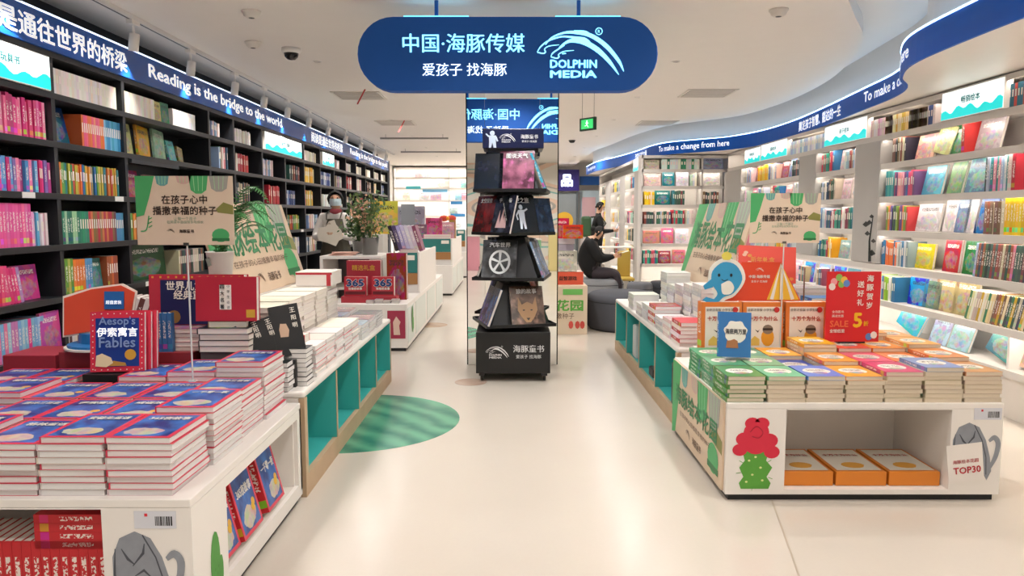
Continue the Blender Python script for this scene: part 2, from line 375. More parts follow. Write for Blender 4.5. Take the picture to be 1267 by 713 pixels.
# dropped bulkhead that follows the ribbon: white band between the ribbon and the ceiling
BULK = offs(RB, .16); mb = MB()
for a, b in zip(BULK[:-1], BULK[1:]):
    mb.quad([(a[0], a[1], 2.7), (b[0], b[1], 2.7), (b[0], b[1], CEIL + .13), (a[0], a[1], CEIL + .13)])
for (a, b), (c, d) in zip(zip(BULK[:-1], BULK[1:]), zip(offs(RB, .16)[:-1], offs(RB, .16)[1:])):
    mb.quad([(a[0], a[1], 2.7), (b[0], b[1], 2.7), (4.6, b[1], 2.7), (4.6, a[1], 2.7)])
o = struct(mb.build('ceiling_bulkhead', mat('E2DAD2', .7, var=.02), smooth=True))
struct(MB().box(-3.42, -3.3, -7.2, 18.4, 0, 3.2).build('wall_left', mat('26272A', .8))); struct(MB().box(-3.72, -3.6, 18.4, 24, 0, 3.2).build('wall_left', mat('ECE8E4', .6)))
struct(MB().box(4.5, 4.62, -7.2, 24, 0, 3.2).build('wall_right', OFFW))
struct(MB().box(-3.72, 4.6, 23, 23.12, 0, 3.2).build('wall_back', mat('EDE8E3', .6, var=.02)))
def m_mural():
    t = NT('mural'); x, y, z = t.uv('Object'); co = t.vec(t.M('MULTIPLY', x, .35), 0., t.M('MULTIPLY', z, 1.1))
    nz = t.noise(co, .8, 0).outputs[0]
    r = t.n('ShaderNodeValToRGB'); t.t.links.new(t.M('FRACT', t.M('MULTIPLY', nz, 5.)), r.inputs[0]); r.color_ramp.interpolation = 'CONSTANT'
    e = r.color_ramp.elements; e[0].color = lin('F7F2EA'); e[1].position = .4; e[1].color = lin('7FC4C0')
    for p, c in ((.5, 'F3EBDD'), (.72, 'B9B2AC'), (.8, 'F8D9C4')): q = e.new(p); q.color = lin(c)
    return t.out(r.outputs[0], .6)
struct(MB().box(-3.72, 4.6, -7.3, -7.2, 0, 3.2).build('wall_front', m_mural()))
# the entrance side of the shop, seen only in the mirror pillar: pastel display blocks before the mural
for i, (x, y, c, h) in enumerate(((-1.15, -5.6, 'F3A8B8', .9), (-.45, -6.1, 'F2EBDD', 1.15), (.5, -5.8, '8CCB9E', .8), (1.25, -5.4, 'F5E3A0', 1.0))):
    t = thing('display_plinth', ['pink', 'cream', 'green', 'yellow'][i] + ' pastel plinth at the entrance mirrored in the pillar', 'plinth', (x, y, 0))
    MB().box(x - .28, x + .28, y - .2, y + .2, 0, h).build('body', mat(c, .5), t, bevel=.01); MB().box(x - .3, x + .3, y - .22, y + .22, h, h + .03).build('top', WHITE, t)

# ---- ribbon fascia on the right with cove light
RIBZ0, RIBZ1 = 2.46, 2.655
def strip(P, z0, z1, m, name, parent, th=.02):
    mb = MB(); Q = offs(P, th)
    for i in range(len(P) - 1):
        a, b, c, d = P[i], P[i + 1], Q[i], Q[i + 1]
        mb.quad([(b[0], b[1], z0), (a[0], a[1], z0), (a[0], a[1], z1), (b[0], b[1], z1)])
        mb.quad([(a[0], a[1], z1), (c[0], c[1], z1), (d[0], d[1], z1), (b[0], b[1], z1)]); mb.quad([(c[0], c[1], z0), (a[0], a[1], z0), (b[0], b[1], z0), (d[0], d[1], z0)])
        mb.quad([(c[0], c[1], z0), (d[0], d[1], z0), (d[0], d[1], z1), (c[0], c[1], z1)])
    return mb.build(name, m, parent, smooth=False)
fas = thing('ribbon_fascia', 'blue wavy fascia ribbon with white lettering over the white shelving', 'sign', (2.6, 4, RIBZ0))
def m_ribbon():
    t = NT('ribbon_blue'); nz = t.noise(None, .8, 2).outputs[0]
    return t.out(t.mix(nz, lin('0A50BC'), lin('1470E0')), .5, spec=.25)
M_RIB = m_ribbon()
strip(RB, RIBZ0, RIBZ1, M_RIB, 'ribbon_panel', fas)
strip(offs(RB, -.004), RIBZ1, RIBZ1 + .012, mat('BFE6FF', .4, es=3.5), 'light_line', fas, .03)
strip(offs(RB, .03), RIBZ1 - .05, RIBZ1 - .035, mat('9AD4FF', .4, es=2.2), 'cove_light', fas, .03)
# the soffit under the ribbon back to the shelf front
mb = MB()
for a, b in zip(RB[:-1], RB[1:]):
    fa, fb = (max(a[0], 3.62) + .2, a[1]), (max(b[0], 3.62) + .2, b[1])
    mb.quad([(a[0] + .02, a[1], RIBZ0 + .01), (b[0] + .02, b[1], RIBZ0 + .01), (fb[0], fb[1], RIBZ0 + .01), (fa[0], fa[1], RIBZ0 + .01)][::-1])
mb.build('soffit', WHITE, fas)
_al = [0]
for a, b in zip(RB[:-1], RB[1:]): _al.append(_al[-1] + math.hypot(b[0] - a[0], b[1] - a[1]))
def on_rib(s):
    for i in range(len(RB) - 1):
        if _al[i + 1] >= s: break
    f = (s - _al[i]) / (_al[i + 1] - _al[i]); a, b = Vector(RB[i]), Vector(RB[i + 1]); t = (b - a).normalized(); p = a + (b - a) * f
    return p + Vector((-t.y, t.x)) * .004
def s_at(y):
    return min(range(len(RB)), key=lambda i: abs(RB[i][1] - y) if RB[i][0] > 0 else 9)
def rib_text(body, y_start, h, parent, bold=.02, zc=2.555, st=1.):
    """starts at the far end y_start and reads towards the camera"""
    vs, fs, W, H, _ = tmesh(body, bold); k = h / H; s0 = _al[s_at(y_start)]
    P = []
    for v in vs:
        s = s0 - (v[0] + W / 2) * k * st; q = on_rib(max(s, .01)); P.append((q.x, q.y, zc + v[1] * k))
    me = bpy.data.meshes.new('lettering'); me.from_pydata(P, [], fs); me.materials.append(LETW); link('lettering', me, None, parent)
LETW = mat('F4F8FA', .4, es=.42)
rib_text('To make a change from here', 7.25, .125, fas, st=1.42)
rib_text('奠定孩子智慧、豁达的一生', 9.45, .125, fas, .03)
rib_text('To make a change from here', 12.75, .12, fas)
rib_text('改变未来的力量', 14.3, .125, fas, .03)
rib_text('To make a change from here', 18.3, .11, fas)

# ================================================================= LEFT BLACK BOOKCASE
LX = -2.96; LZ = [.25, .58, .92, 1.26, 1.595, 1.93, 2.24]; LTOP = 2.5
LB = [2.9, 4.87, 5.75, 7.35, 8.0] + [8.0 + .89 * k for k in range(1, 12)]
bc = thing('black_bookcase', 'long black wooden bookcase filling the wall under the blue slogan band', 'bookcase', (LX, 2.9, 0))
BK = mat('26282D', .4, var=.1)
for i, z in enumerate(LZ):
    MB().box(LX - .3, LX, 2.9, LB[-1], z - .04, z).build('shelf_board', BK, bc, bevel=.002)
for y in LB: MB().box(LX - .3, LX - .004, y - .02, y + .02, 0, LTOP).build('divider', BK, bc)
MB().box(LX - .02, LX - .001, 5.83, 6.65, 1.86, 1.90).build('shelf_edge', DKGREY, bc)
MB().box(LX - .34, LX - .3, 2.9, LB[-1], 0, LTOP).build('back_panel', BK, bc)
MB().box(LX - .3, LX, 2.9, LB[-1], 0, .1).build('plinth', BK, bc)
MB().box(LX - .3, LX, 2.9, LB[-1], LTOP - .035, LTOP).build('top_board', BK, bc)
MB().box(LX - .34, LX + .04, LB[-1] + .02, LB[-1] + .08, 0, 2.75).build('end_panel', mat('8A8C92', .4), bc)
# slogan band
band = thing('slogan_band', 'blue slogan band with white lettering above the black bookcase', 'sign', (LX, 2.9, LTOP))
MB().box(LX - .06, LX + .02, 2.9, LB[-1], LTOP, 2.72).build('band_panel', mat('1458B4', .25), band, bevel=.002)
MB().box(LX - .02, LX + .021, 2.9, LB[-1], 2.72, 2.732).build('light_line', mat('D8E8F8', .4, es=1.3), band)
XB = LX + .0215
def band_text(s, y0, y1, h, bold=.03):
    text(s, (XB, (y0 + y1) / 2, 2.605), (0, 1, 0), (0, 0, 1), w=y1 - y0, h=h, m=LETW, parent=band, bold=bold)
band_text('是通往世界的桥梁', 4.35, 5.78, .15); band_text('Reading is the bridge to the world', 6.12, 9.6, .14)
band_text('阅读是通往世界的桥梁', 11.0, 13.0, .15); band_text('Reading is the bridge to the world', 13.6, 17.6, .14)
# ---- right white shelving
RX = 3.55; RZ = [.345, .64, .98, 1.31, 1.63, 1.945]; RT = 2.22
ws = thing('white_wall_shelving', 'long white lit shelving along the wall under the wavy ribbon', 'bookcase', (RX, 5, 0))
SW = mat('DDD8D3', .45, var=.02); BW = mat('F2EDE8', .5, var=.02); LEDM = mat('FFF6EA', .4, es=LED)
RY0, RY1 = 1.6, 12.3
for z in RZ + [RT]: MB().box(RX, RX + .012, RY0, RY1, z - .055, z).box(RX + .012, RX + .34, RY0, RY1, z - .026, z).build('shelf_board', SW, ws)
for z in (RT + .235,): MB().box(RX, RX + .34, RY0, RY1, z - .01, z + .004).box(RX, RX + .01, RY0, RY1, z - .04, z - .01).build('shelf_board', SW, ws)
MB().box(RX + .34, RX + .37, RY0, RY1, 0, 2.46).build('back_panel', BW, ws)
MB().box(RX + .02, RX + .34, RY0, RY1, 0, .295).build('plinth', mat('E6DFD8', .4), ws)
for a, b in ((7.2, 7.72), (8.72, 9.22), (11.55, 12.45)):
    MB().box(RX - .01, RX + .33, a, b, .985, RT - .05).build('pilaster', mat('B9B6B3', .5, var=.02), ws, bevel=.003)
for y in (1.6, 12.3): MB().box(RX, RX + .34, y - .02, y + .02, 0, 2.46).build('side_panel', SW, ws)
for y in (9.3, 5.25): MB().box(RX + .02, RX + .34, y - .012, y + .012, .345, .59).build('divider', BW, ws)
for z in RZ[1:] + [RT, RT + .2515]:
    MB().box(RX + .015, RX + .04, RY0 + .1, RY1 - .1, z - .034, z - .0265).build('led_strip', LEDM, ws)
# segment that faces the entrance
SY = 12.45
s2 = thing('white_end_shelving', 'white lit shelving facing the entrance at the far bend', 'bookcase', (2.7, SY, 0))
for z in RZ + [RT, 2.45]: MB().box(2.16, 3.6, SY, SY + .012, z - .05, z).box(2.16, 3.6, SY + .012, SY + .3, z - .022, z).build('shelf_board', SW, s2)
for x in (2.17, 3.17): MB().box(x - .015, x + .015, SY, SY + .3, 0, 2.46).build('divider', SW, s2)
MB().box(2.16, 3.6, SY + .3, SY + .33, 0, 2.46).build('back_panel', BW, s2); MB().box(2.16, 3.6, SY + .02, SY + .3, 0, .3).build('plinth', BW, s2)
for z in RZ[1:] + [RT]: MB().box(2.2, 3.55, SY + .015, SY + .04, z - .03, z - .0225).build('led_strip', LEDM, s2)
# run beyond the bend
FX = 2.18
s3 = thing('white_narrow_shelving', 'white lit shelving with broad grey uprights beyond the bend', 'bookcase', (FX, 15, 0))
for z in RZ + [RT, 2.45]: MB().box(FX, FX + .012, 12.8, 18.6, z - .05, z).box(FX + .012, FX + .3, 12.8, 18.6, z - .022, z).build('shelf_board', SW, s3)
for a, b in ((12.8, 13.25), (14.35, 15.0), (16.4, 17.3)): MB().box(FX - .01, FX + .3, a, b, 0, RT).build('pilaster', mat('C4C0BB', .5), s3)
MB().box(FX + .3, FX + .33, 12.8, 18.6, 0, 2.46).build('back_panel', BW, s3); MB().box(FX, FX + .3, 18.57, 18.6, 0, 2.46).build('side_panel', SW, s3)
for z in RZ[1:] + [RT]: MB().box(FX + .015, FX + .04, 12.9, 18.5, z - .03, z - .0225).build('led_strip', LEDM, s3)
# back wall shelving
BY = 22.5
s4 = thing('back_wall_shelving', 'bright white lit shelving across the far end of the shop', 'bookcase', (-2, BY, 0))
BZ = [.3, .66, 1.05, 1.45, 1.92, 2.29, 2.6, 2.9]
for z in BZ: MB().box(-3.58, 1.25, BY, BY + .012, z - .05, z).box(-3.58, 1.25, BY + .012, BY + .35, z - .022, z).build('shelf_board', WHITE, s4)
for x in (-3.56, -1.9, -.6, .5, 1.23): MB().box(x - .015, x + .015, BY, BY + .35, 0, 2.9).build('divider', WHITE, s4)
MB().box(-3.58, 1.25, BY + .35, BY + .4, 0, 2.9).build('back_panel', BW, s4); pass
for z in BZ[1:]: MB().box(-3.5, 1.2, BY + .015, BY + .06, z - .032, z - .0225).build('led_strip', mat('FFF8F0', .4, es=20), s4)

# ================================================================= BOOKS ON SHELVES
LF = dict(o=lambda s, z, k: V(LX - k, s, z), d=V(0, 1, 0), n=V(1, 0, 0))
RF = dict(o=lambda s, z, k: V(RX + k, RY1 - s, z), d=V(0, -1, 0), n=V(-1, 0, 0))
EF = dict(o=lambda s, z, k: V(s, SY + k, z), d=V(1, 0, 0), n=V(0, -1, 0))
FF = dict(o=lambda s, z, k: V(FX + k, 18.6 - s, z), d=V(0, -1, 0), n=V(-1, 0, 0))
BF = dict(o=lambda s, z, k: V(s, BY + k, z), d=V(1, 0, 0), n=V(0, -1, 0))
UP = V(0, 0, 1); CAMP = V(0, 0, 1.45)
CNT = {}
def spines(F, s, z, n, t, h, cols, where, lean=0., w=.17, seq=False, jt=.0, grp='spine-out books'):
    """n books from s on; returns the end position"""
    d, nn = F['d'], F['n']
    for i in range(n):
        tt = t * R.uniform(.75, 1.25) if jt else t; hh = h * R.uniform(1 - jt, 1.0); c = cols[i % len(cols)] if seq else R.choice(cols); c = jit(c, 9)
        k = .03 + (R.uniform(0, .02) if jt else 0)
        ez = d * math.cos(lean) + UP * -math.sin(lean) if lean else d; ey = (-nn).cross(d); ey = UP * math.cos(lean) + d * math.sin(lean)
        o = F['o'](s, z, k); M = frame(o, -nn, ey, ez, (w, hh, tt - .001))
        if lean < 0: M = frame(o + UP * 0.0 , -nn, ey, ez, (w, hh, tt - .001)); M = Matrix.Translation(UP * (tt * math.sin(-lean) * 0)) @ M
        if lean > 0: M = Matrix.Translation(UP * (tt * math.sin(lean))) @ M
        CNT[where] = CNT.get(where, 0) + 1
        add_spine(M, c, f'{cname(c)} spined book, {ordn(CNT[where])} along {where}', grp, hh * tt ** .5 * abs(nn.dot((CAMP - o).normalized())) ** .5 / (CAMP - o).length)
        s += tt / math.cos(lean)
    return s + (h * math.sin(lean) if lean > 0 else 0)
DC = {}
def face(F, s, z, w, h, col, label, art=None, tilt=.2, roll=0., t=.02, k=.1, text_=None, tcol='F6F2EA', depthk=None):
    """cover-out book leaning back; s = its left end"""
    d, nn = F['d'], F['n']; ey = UP * math.cos(tilt) - nn * math.sin(tilt); ez = nn * math.cos(tilt) + UP * math.sin(tilt)
    if roll: ex = d * math.cos(roll) + ey * math.sin(roll); ey = ey * math.cos(roll) - d * math.sin(roll)
    else: ex = d
    lift = max(0, -w * math.sin(roll)) * math.cos(tilt)
    o = F['o'](s, z + lift + .001, k) - ez * t + UP * (t * math.sin(tilt))
    if label in DC: DC[label] += 1; label = f'{ordn(DC[label])} {label}'
    else: DC[label] = 1
    b = book('display_book', frame(o, ex, ey, ez, (w, h, t)), col, art or M_ART, label, 'books shown cover-out')
    if text_: text(text_, o + ex * w / 2 + ey * h * .8 + ez * t, ex, ey, w=w * .76, m=mat(tcol, .5), parent=b, bold=.03, lift=.001)
    return s + w
PAL = dict(
 pink=['E8409A', 'D61F78', 'F06AA8', 'C2387E', 'F49AC0', 'E04488'], pinkb=['E8409A', 'D61F78', '6AA8E0', '8C6AC0', 'F080B0', '4C8CD0', 'C04C90'],
 multi=['3A8C5C', 'D8702C', '2F6FB0', 'C0B040', '6AA040', 'E0A040', '2E7C90', 'B84C38'], cool=['2E8C7C', '38A08C', 'B8304C', '2F6FA0', '207060', 'D04860'],
 warm=['E89030', 'F0C030', 'D84C30', 'E8D8A0', '9CB83C'], cream=['F4EEE0', 'F0E4D0', 'F8F4EC', 'ECE4DC'], white=['F0EEEC', 'E4E6EA', 'F4F2F0'],
 soft=['C8D4E4', 'E8C8D0', '8CA8C8', 'D0C8B8', 'B0C4B8', 'E0B8B0', '708CB0', 'F0E8E0'], lib=['2E7C80', '3C6080', 'D08090', 'A0B8D0', '8C4050', 'E8E4E0', '406858', 'C0A080'],
 dark=['28343C', '3C4C58', '7C5C48', '2C5048', 'C8BCA8', '985040'], yel=['F2C81E', 'E8A81C', 'F0D850', 'EEE4C8'], red=['B82030', 'C83A40', '8C2434', 'E8E0D8'], navy=['1E3C7C', '3C5CA0', 'C8D0E0'])
ROWN = ['bottom', 'second lowest', 'third lowest', 'middle', 'third highest', 'second highest', 'top']
# --- first black bay
B1 = 'first black bay'; Y0 = 3.75
def w_(i, b): return f'the {ROWN[i]} shelf of {b}'
lw = lambda i, b=B1: w_(i, 'the ' + b)
s = spines(LF, Y0, LZ[5], 38, .0285, .25, PAL['pink'], lw(5), jt=.12)
s = spines(LF, Y0, LZ[4], 38, .0285, .21, PAL['pinkb'], lw(4), jt=.08)
s = spines(LF, Y0, LZ[3], 30, .029, .265, ['EE5AA0', 'F26AAA', 'E8509A'], lw(3)); s = spines(LF, s, LZ[3], 7, .026, .22, ['D8A8D0', 'F4F0F4', 'E8B0D0', '6AB8E0', 'F0D8E0'], lw(3), jt=.1)
s = spines(LF, Y0, LZ[2], 22, .028, .235, ['E0307C', 'E84C8C', 'D82468', 'F0A0C0'], lw(2)); s = spines(LF, s, LZ[2], 5, .028, .22, ['E0307C', 'B08CC0', 'E84C8C'], lw(2), lean=-.18)
face(LF, s + .01, LZ[2], .22, .22, 'E86AA8', 'pink picture book cover out at the end of the first black bay', tilt=.1, k=.08)
s = spines(LF, Y0, LZ[1], 30, .031, .235, ['E8409A', '7CB4E0', 'D080B8', 'F080B0', 'A0C8E8'], lw(1)); face(LF, s - .04, LZ[1], .2, .25, 'F07AB0', 'plain pink cover behind the spines on the low shelf', tilt=.05, k=.02)
s = spines(LF, Y0, LZ[0], 30, .033, .23, PAL['pink'], lw(0))
# --- second
B2 = 'second black bay'; l2 = lambda i: lw(i, B2)
s = spines(LF, 4.93, LZ[6], 27, .0285, .17, ['EFE4E0', 'F4ECE8', 'E8DCD8'], l2(6))
s = face(LF, 4.93, LZ[5], .27, .255, '2A4C8C', 'navy picture book with animals at the start of the second black bay', k=.1); s = spines(LF, s + .02, LZ[5], 11, .026, .22, ['E87840', 'F0A080', 'E8608C'], l2(5)); s = spines(LF, s, LZ[5], 9, .026, .22, ['58A8D0', '88C0E0', '3C8CB8'], l2(5))
s = spines(LF, 4.91, LZ[4], 30, .0268, .21, PAL['multi'], l2(4), jt=.06)
s = spines(LF, 4.91, LZ[3], 12, .028, .22, ['2E8C6C', '207860', '9CC8A0'], l2(3)); s = spines(LF, s, LZ[3], 13, .028, .22, ['B83048', '8C6C40', '6C3C50', 'D0784C'], l2(3)); s = spines(LF, s, LZ[3], 4, .026, .21, ['4C8CC0'], l2(3))
s = spines(LF, 4.91, LZ[2], 4, .03, .24, ['6C9C30', '88B038', 'A8C050'], l2(2)); s = spines(LF, s, LZ[2], 4, .035, .23, ['EE7F30'], l2(2)); s = spines(LF, s, LZ[2], 3, .03, .23, ['4C8CC0', '60A0C8'], l2(2)); s = face(LF, s + .01, LZ[2], .17, .22, '5C9CA0', 'teal grey picture book standing after orange spines', tilt=.08, k=.06); s = spines(LF, s + .01, LZ[2], 5, .03, .23, ['A04C30', 'C87040'], l2(2))
s = spines(LF, 4.91, LZ[1], 26, .031, .2, ['EDE6E0', '6C4C48', 'F0ECE8'], l2(1), seq=True)
# --- third
B3 = 'wide third black bay'; l3 = lambda i: lw(i, B3)
s = spines(LF, 5.82, LZ[6], 16, .03, .17, PAL['cream'], l3(6)); s = face(LF, s, LZ[6], .16, .17, 'F0D8A0', 'yellowish little book on the highest shelf', tilt=.05, k=.05); s = face(LF, s, LZ[6], .15, .18, '4C9C70', 'green little book on the highest shelf', tilt=.05, k=.05); s = spines(LF, s + .02, LZ[6], 18, .026, .15, PAL['white'], l3(6))
s = 5.86
for i, (c, nm, rl) in enumerate((('E8DCA0', 'cream cover with yellow animals, upright in the third black bay', 0), ('F0B050', 'orange yellow cover leaning in the third black bay', -.08), ('A8D0B0', 'pale green cover leaning beside dark gap', -.08))):
    s = face(LF, s, LZ[5], .2, .25, c, nm, roll=rl, tilt=.12) + .08
s = face(LF, s, LZ[5], .14, .19, '58C0B8', 'small teal cover with red edge in the third black bay') ; s = face(LF, s + .03, LZ[5], .1, .14, '8C7C50', 'small olive cover leaning low in the third black bay', roll=-.2)
s = face(LF, 5.95, LZ[4], .22, .22, 'C04050', 'red cover under grey strip in the third black bay') + .1; s = face(LF, s, LZ[4], .2, .2, 'D8A0A8', 'dusty pink cover beside red cover') + .1; s = face(LF, s, LZ[4], .2, .19, 'A8B8C8', 'pale grey blue cover beside dusty pink cover'); s = spines(LF, s + .05, LZ[4], 10, .035, .2, PAL['multi'], l3(4))
s = spines(LF, 5.85, LZ[3], 24, .03, .22, PAL['multi'], l3(3), jt=.1); s = spines(LF, s, LZ[3], 16, .03, .22, PAL['dark'], l3(3), jt=.1)
s = face(LF, 5.79, LZ[2], .74, .29, '2C5C38', 'large dark green garden picture standing in the third black bay', tilt=.06); s = spines(LF, s + .1, LZ[2], 18, .03, .22, PAL['dark'], l3(2))
# --- the others up to the far end
seqs = [['cream', 'dark', 'navy', 'multi', 'soft'], ['cream', 'yel', 'warm', 'soft', 'lib'], ['cream', 'navy', 'white', 'cool', 'white'], ['soft', 'lib', 'soft', 'navy', 'red'], ['white', 'red', 'dark', 'warm', 'white'], ['cream', 'soft', 'red', 'multi', 'lib']]
for b in range(3, len(LB) - 1):
    a0, a1 = LB[b] + .04, LB[b + 1] - .04; L = a1 - a0; nm = f'{ordn(b + 1)} black bay'
    for ri, zi in enumerate((6, 5, 4, 3, 2)):
        pal = PAL[seqs[b % 6][ri]]; hh = .16 if zi == 6 else R.uniform(.2, .25); n = int(L * R.uniform(.55, .95) / .032)
        if (b + ri) % 3 == 1 and zi != 6:
            s = face(LF, a0 + .02, LZ[zi], .2, .25, jit(R.choice(PAL['soft']), 20), f'pale cover shown on {w_(zi, nm)}', roll=R.choice((0, -.1))); n = int((a1 - s) * .8 / .032); a_ = s + .03
        else: a_ = a0
        spines(LF, a_, LZ[zi], n, .031, hh, pal, lw(zi, nm), jt=.1)
# price tickets on the shelf edges
for y, zi in ((4.5, 4), (5.55, 4), (4.95, 2), (5.95, 2), (8.2, 3), (8.9, 3), (9.7, 3), (10.4, 3)):
    MB().box(LX, LX + .004, y, y + .12, LZ[zi] - .038, LZ[zi] - .002).build('price_ticket', mat('E8E8E6', .5), bc)
# --- white shelving near bay; s measured from the far end, y = RY1 - s
def ry(x): return RY1 - 3.55 * 915 / (x - 633.5)
N1 = 'the near white bay'
def rows(i): return f'the {["bottom", "second lowest", "third lowest", "third highest", "second highest", "top"][i]} shelf of {N1}'
s = spines(RF, ry(1093), RZ[5], 8, .03, .24, PAL['dark'] + ['E8D8C0'], rows(5), jt=.1)
for x, wd, h, c, nm, rl in ((1112, .3, .22, 'F0C8B0', 'peach cover with a cat on the top white shelf', 0), (1133, .26, .24, 'D0DCA0', 'pale green cover tilted beside peach cover', -.2), (1153, .24, .25, '3A7C48', 'forest green cover on the top white shelf', 0), (1182, .3, .25, 'C8C0C4', 'grey mauve cover by the bright lamp glow', 0), (1243, .34, .24, '8C8878', 'grey brown cover with yellow moon at the near end of the top white shelf', 0)):
    face(RF, ry(x), RZ[5], wd, h, c, nm, roll=rl)
spines(RF, ry(1177), RZ[5], 1, .04, .26, ['D03038'], rows(5))
s = spines(RF, ry(1088), RZ[4], 4, .035, .24, ['2E9AA0', '58B0B0'], rows(4)); s = spines(RF, s, RZ[4], 10, .034, .23, ['D04870', 'E8A0A8', '6C4C80', '3C6CA0'], rows(4), jt=.08)
for x, wd, h, c, nm in ((1122, .3, .25, '7CC8DC', 'light blue map cover with an orange beast'), (1152, .2, .26, '7CA070', 'green meadow cover on the second highest white shelf'), (1173, .33, .27, '6CA8A8', 'teal patterned cover on the second highest white shelf'), (1243, .36, .26, 'F0E0CC', 'cream and red cover with people at the near end')):
    face(RF, ry(x), RZ[4], wd, h, c, nm)
s = spines(RF, ry(1207), RZ[4], 9, .03, .26, ['E090A0', '2E8C8C', 'C8D8D8', '28343C', 'A0B8D0'], rows(4), jt=.05); spines(RF, s, RZ[4], 2, .04, .26, ['B82030', 'D8C8B8'], rows(4))
s = spines(RF, ry(1088), RZ[3], 12, .035, .24, ['7CA050', 'C83A40', '2C5048', '604C90', 'E88038'], rows(3), jt=.08)
for x, wd, h, c, nm in ((1117, .36, .24, 'E4E0E4', 'white and grey cover on the third highest white shelf'), (1149, .17, .27, 'EEE6E8', 'white cover with a red tree, nearer the bend'), (1163, .17, .27, '7C98B8', 'grey blue tower cover'), (1175, .16, .27, 'F0E8E8', 'white cover with a red tree, nearer the entrance'), (1187, .24, .27, '2F7CC0', 'bright blue sea cover'), (1245, .34, .27, '4068A8', 'blue cover with a pink boat in yellow border')):
    face(RF, ry(x), RZ[3], wd, h, c, nm, tilt=.15)
s = spines(RF, ry(1207), RZ[3], 7, .035, .25, PAL['dark'] + ['C4A47C'], rows(3), jt=.06); spines(RF, s, RZ[3], 8, .03, .28, ['F2C81E', 'F0D020', 'E8B818'], rows(3))
s = spines(RF, ry(1086), RZ[2], 14, .032, .24, ['D8D8DC', '8C98A8', '2F6FA0', 'E87840', 'C8C8CC'], rows(2), jt=.12)
for x, wd, h, c, nm in ((1113, .36, .22, 'F0DC50', 'yellow cover with a blue oval title'), (1152, .22, .27, 'C0484C', 'red framed cover with a standing figure'), (1176, .22, .27, '2E7C50', 'green framed cover with a standing figure')):
    face(RF, ry(x), RZ[2], wd, h, c, nm, tilt=.1)
spines(RF, ry(1200), RZ[2], 34, .028, .26, PAL['dark'] + PAL['lib'], rows(2), lean=.13)
s = spines(RF, ry(1083), RZ[1], 10, .032, .24, ['B83048', 'D88070', '2F6FA0', 'E8E8E8', '9CC63C'], rows(1), jt=.08)
for x, wd, h, c, nm in ((1061, .3, .22, '3C9CD8', 'blue and yellow cover behind the sale board'), (1112, .3, .25, '2C98D8', 'bright blue whale cover on the low white shelf'), (1130, .26, .24, '6C8C78', 'grey green cover leaning on whale cover'), (1144, .32, .29, 'C8B88C', 'tan cover with wading birds, nearer the bend'), (1166, .32, .29, 'C4B488', 'tan cover with wading birds, nearer the entrance')):
    face(RF, ry(x), RZ[1], wd, h, c, nm, tilt=.1)
spines(RF, ry(1193), RZ[1], 36, .027, .24, PAL['dark'] + ['D0A830', 'F0ECE4', '3A7C5C', 'E8D8A8'], rows(1), lean=.3)
for x, wd, h, c, nm, rl in ((1100, .42, .26, '58B0D0', 'cyan cover with white animals on the lowest shelf', -.25), (1140, .26, .25, 'B0C8D8', 'misty blue cover on the lowest shelf, nearer the bend', 0), (1163, .28, .25, 'A8C4D4', 'misty blue cover on the lowest shelf, nearer the entrance', 0), (1210, .36, .22, '5C9C98', 'green blue landscape cover tilted on the lowest shelf', -.25), (1243, .34, .25, 'F0C4B0', 'peach cover with a red figure on the lowest shelf', -.1)):
    face(RF, ry(x), RZ[0], wd, h, c, nm, roll=rl, tilt=.3)
for x in (915, 932, 950, 968, 985, 1002, 1020, 1036): face(RF, ry(x), RZ[1], .3 if x > 980 else .36, .24, jit(R.choice(PAL['soft'] + ['F0D040', 'E080B0', '2E7C80', '58A8E0']), 20), 'cover out book along the low shelf behind the sale table', tilt=.12)
s = ry(920)
while s < ry(1050): s = spines(RF, s, RZ[1], 6, .03, .2, PAL['lib'], 'the low shelf behind the sale table', jt=.1) + .35
# head row: books between light boxes
spines(RF, ry(1214), RT, 34, .031, .17, ['2C7C98', '287088', 'C85038'], 'the head shelf near the light box', seq=False)
spines(RF, ry(1112), RT, 12, .035, .17, ['28407C', 'E8D8D8'], 'the head shelf past the light box', seq=False)
spines(RF, ry(1084), RT, 22, .033, .17, ['E8D080', 'E0B848', 'F0E0B0'], 'the head shelf above the broad upright')
spines(RF, ry(1059), RT, 14, .04, .17, ['D8A0B8', 'E8C8D0', 'F0E8EC'], 'the head shelf above the inner bay')
spines(RF, ry(965), RT, 20, .06, .17, ['C8DCF0', 'F0F4F8', 'A8C4E4'], 'the head shelf further in')
# inner bays of the long run
def bay(F, a0, a1, zs, nm, fprob=.45, first=0):
    for zi, z in zs:
        s = a0
        while s < a1 - .1:
            if R.random() < fprob:
                wd = R.uniform(.2, .3)
                if s + wd > a1: break
                s = face(F, s, z, wd, R.uniform(.2, .26), jit(R.choice(PAL['soft'] + PAL['lib'] + ['F0C8B8', 'F2D060', 'E890A8', '5CB0C0', 'F4ECE4']), 15), f'cover out book on {w_(min(zi, 6), nm)}', tilt=.12) + .03
            else:
                n = min(R.randint(4, 9), int((a1 - s) / .034))
                if n < 1: break
                s = spines(F, s, z, n, .032, R.uniform(.2, .25), PAL[R.choice(['lib', 'soft', 'cool', 'soft', 'dark', 'yel'])], 'the ' + f'{ROWN[min(zi, 6)]} shelf of {nm}', jt=.1) + .02
zr = list(enumerate(RZ))
bay(RF, RY1 - 8.68, RY1 - 7.76, zr[2:], 'inner white bay between uprights')
bay(RF, RY1 - 11.5, RY1 - 9.26, zr[2:], 'long inner white bay')
bay(EF, 2.22, 3.12, zr[1:], 'end white bay', .5); bay(EF, 3.2, 3.52, zr[1:], 'corner white bay', .6)
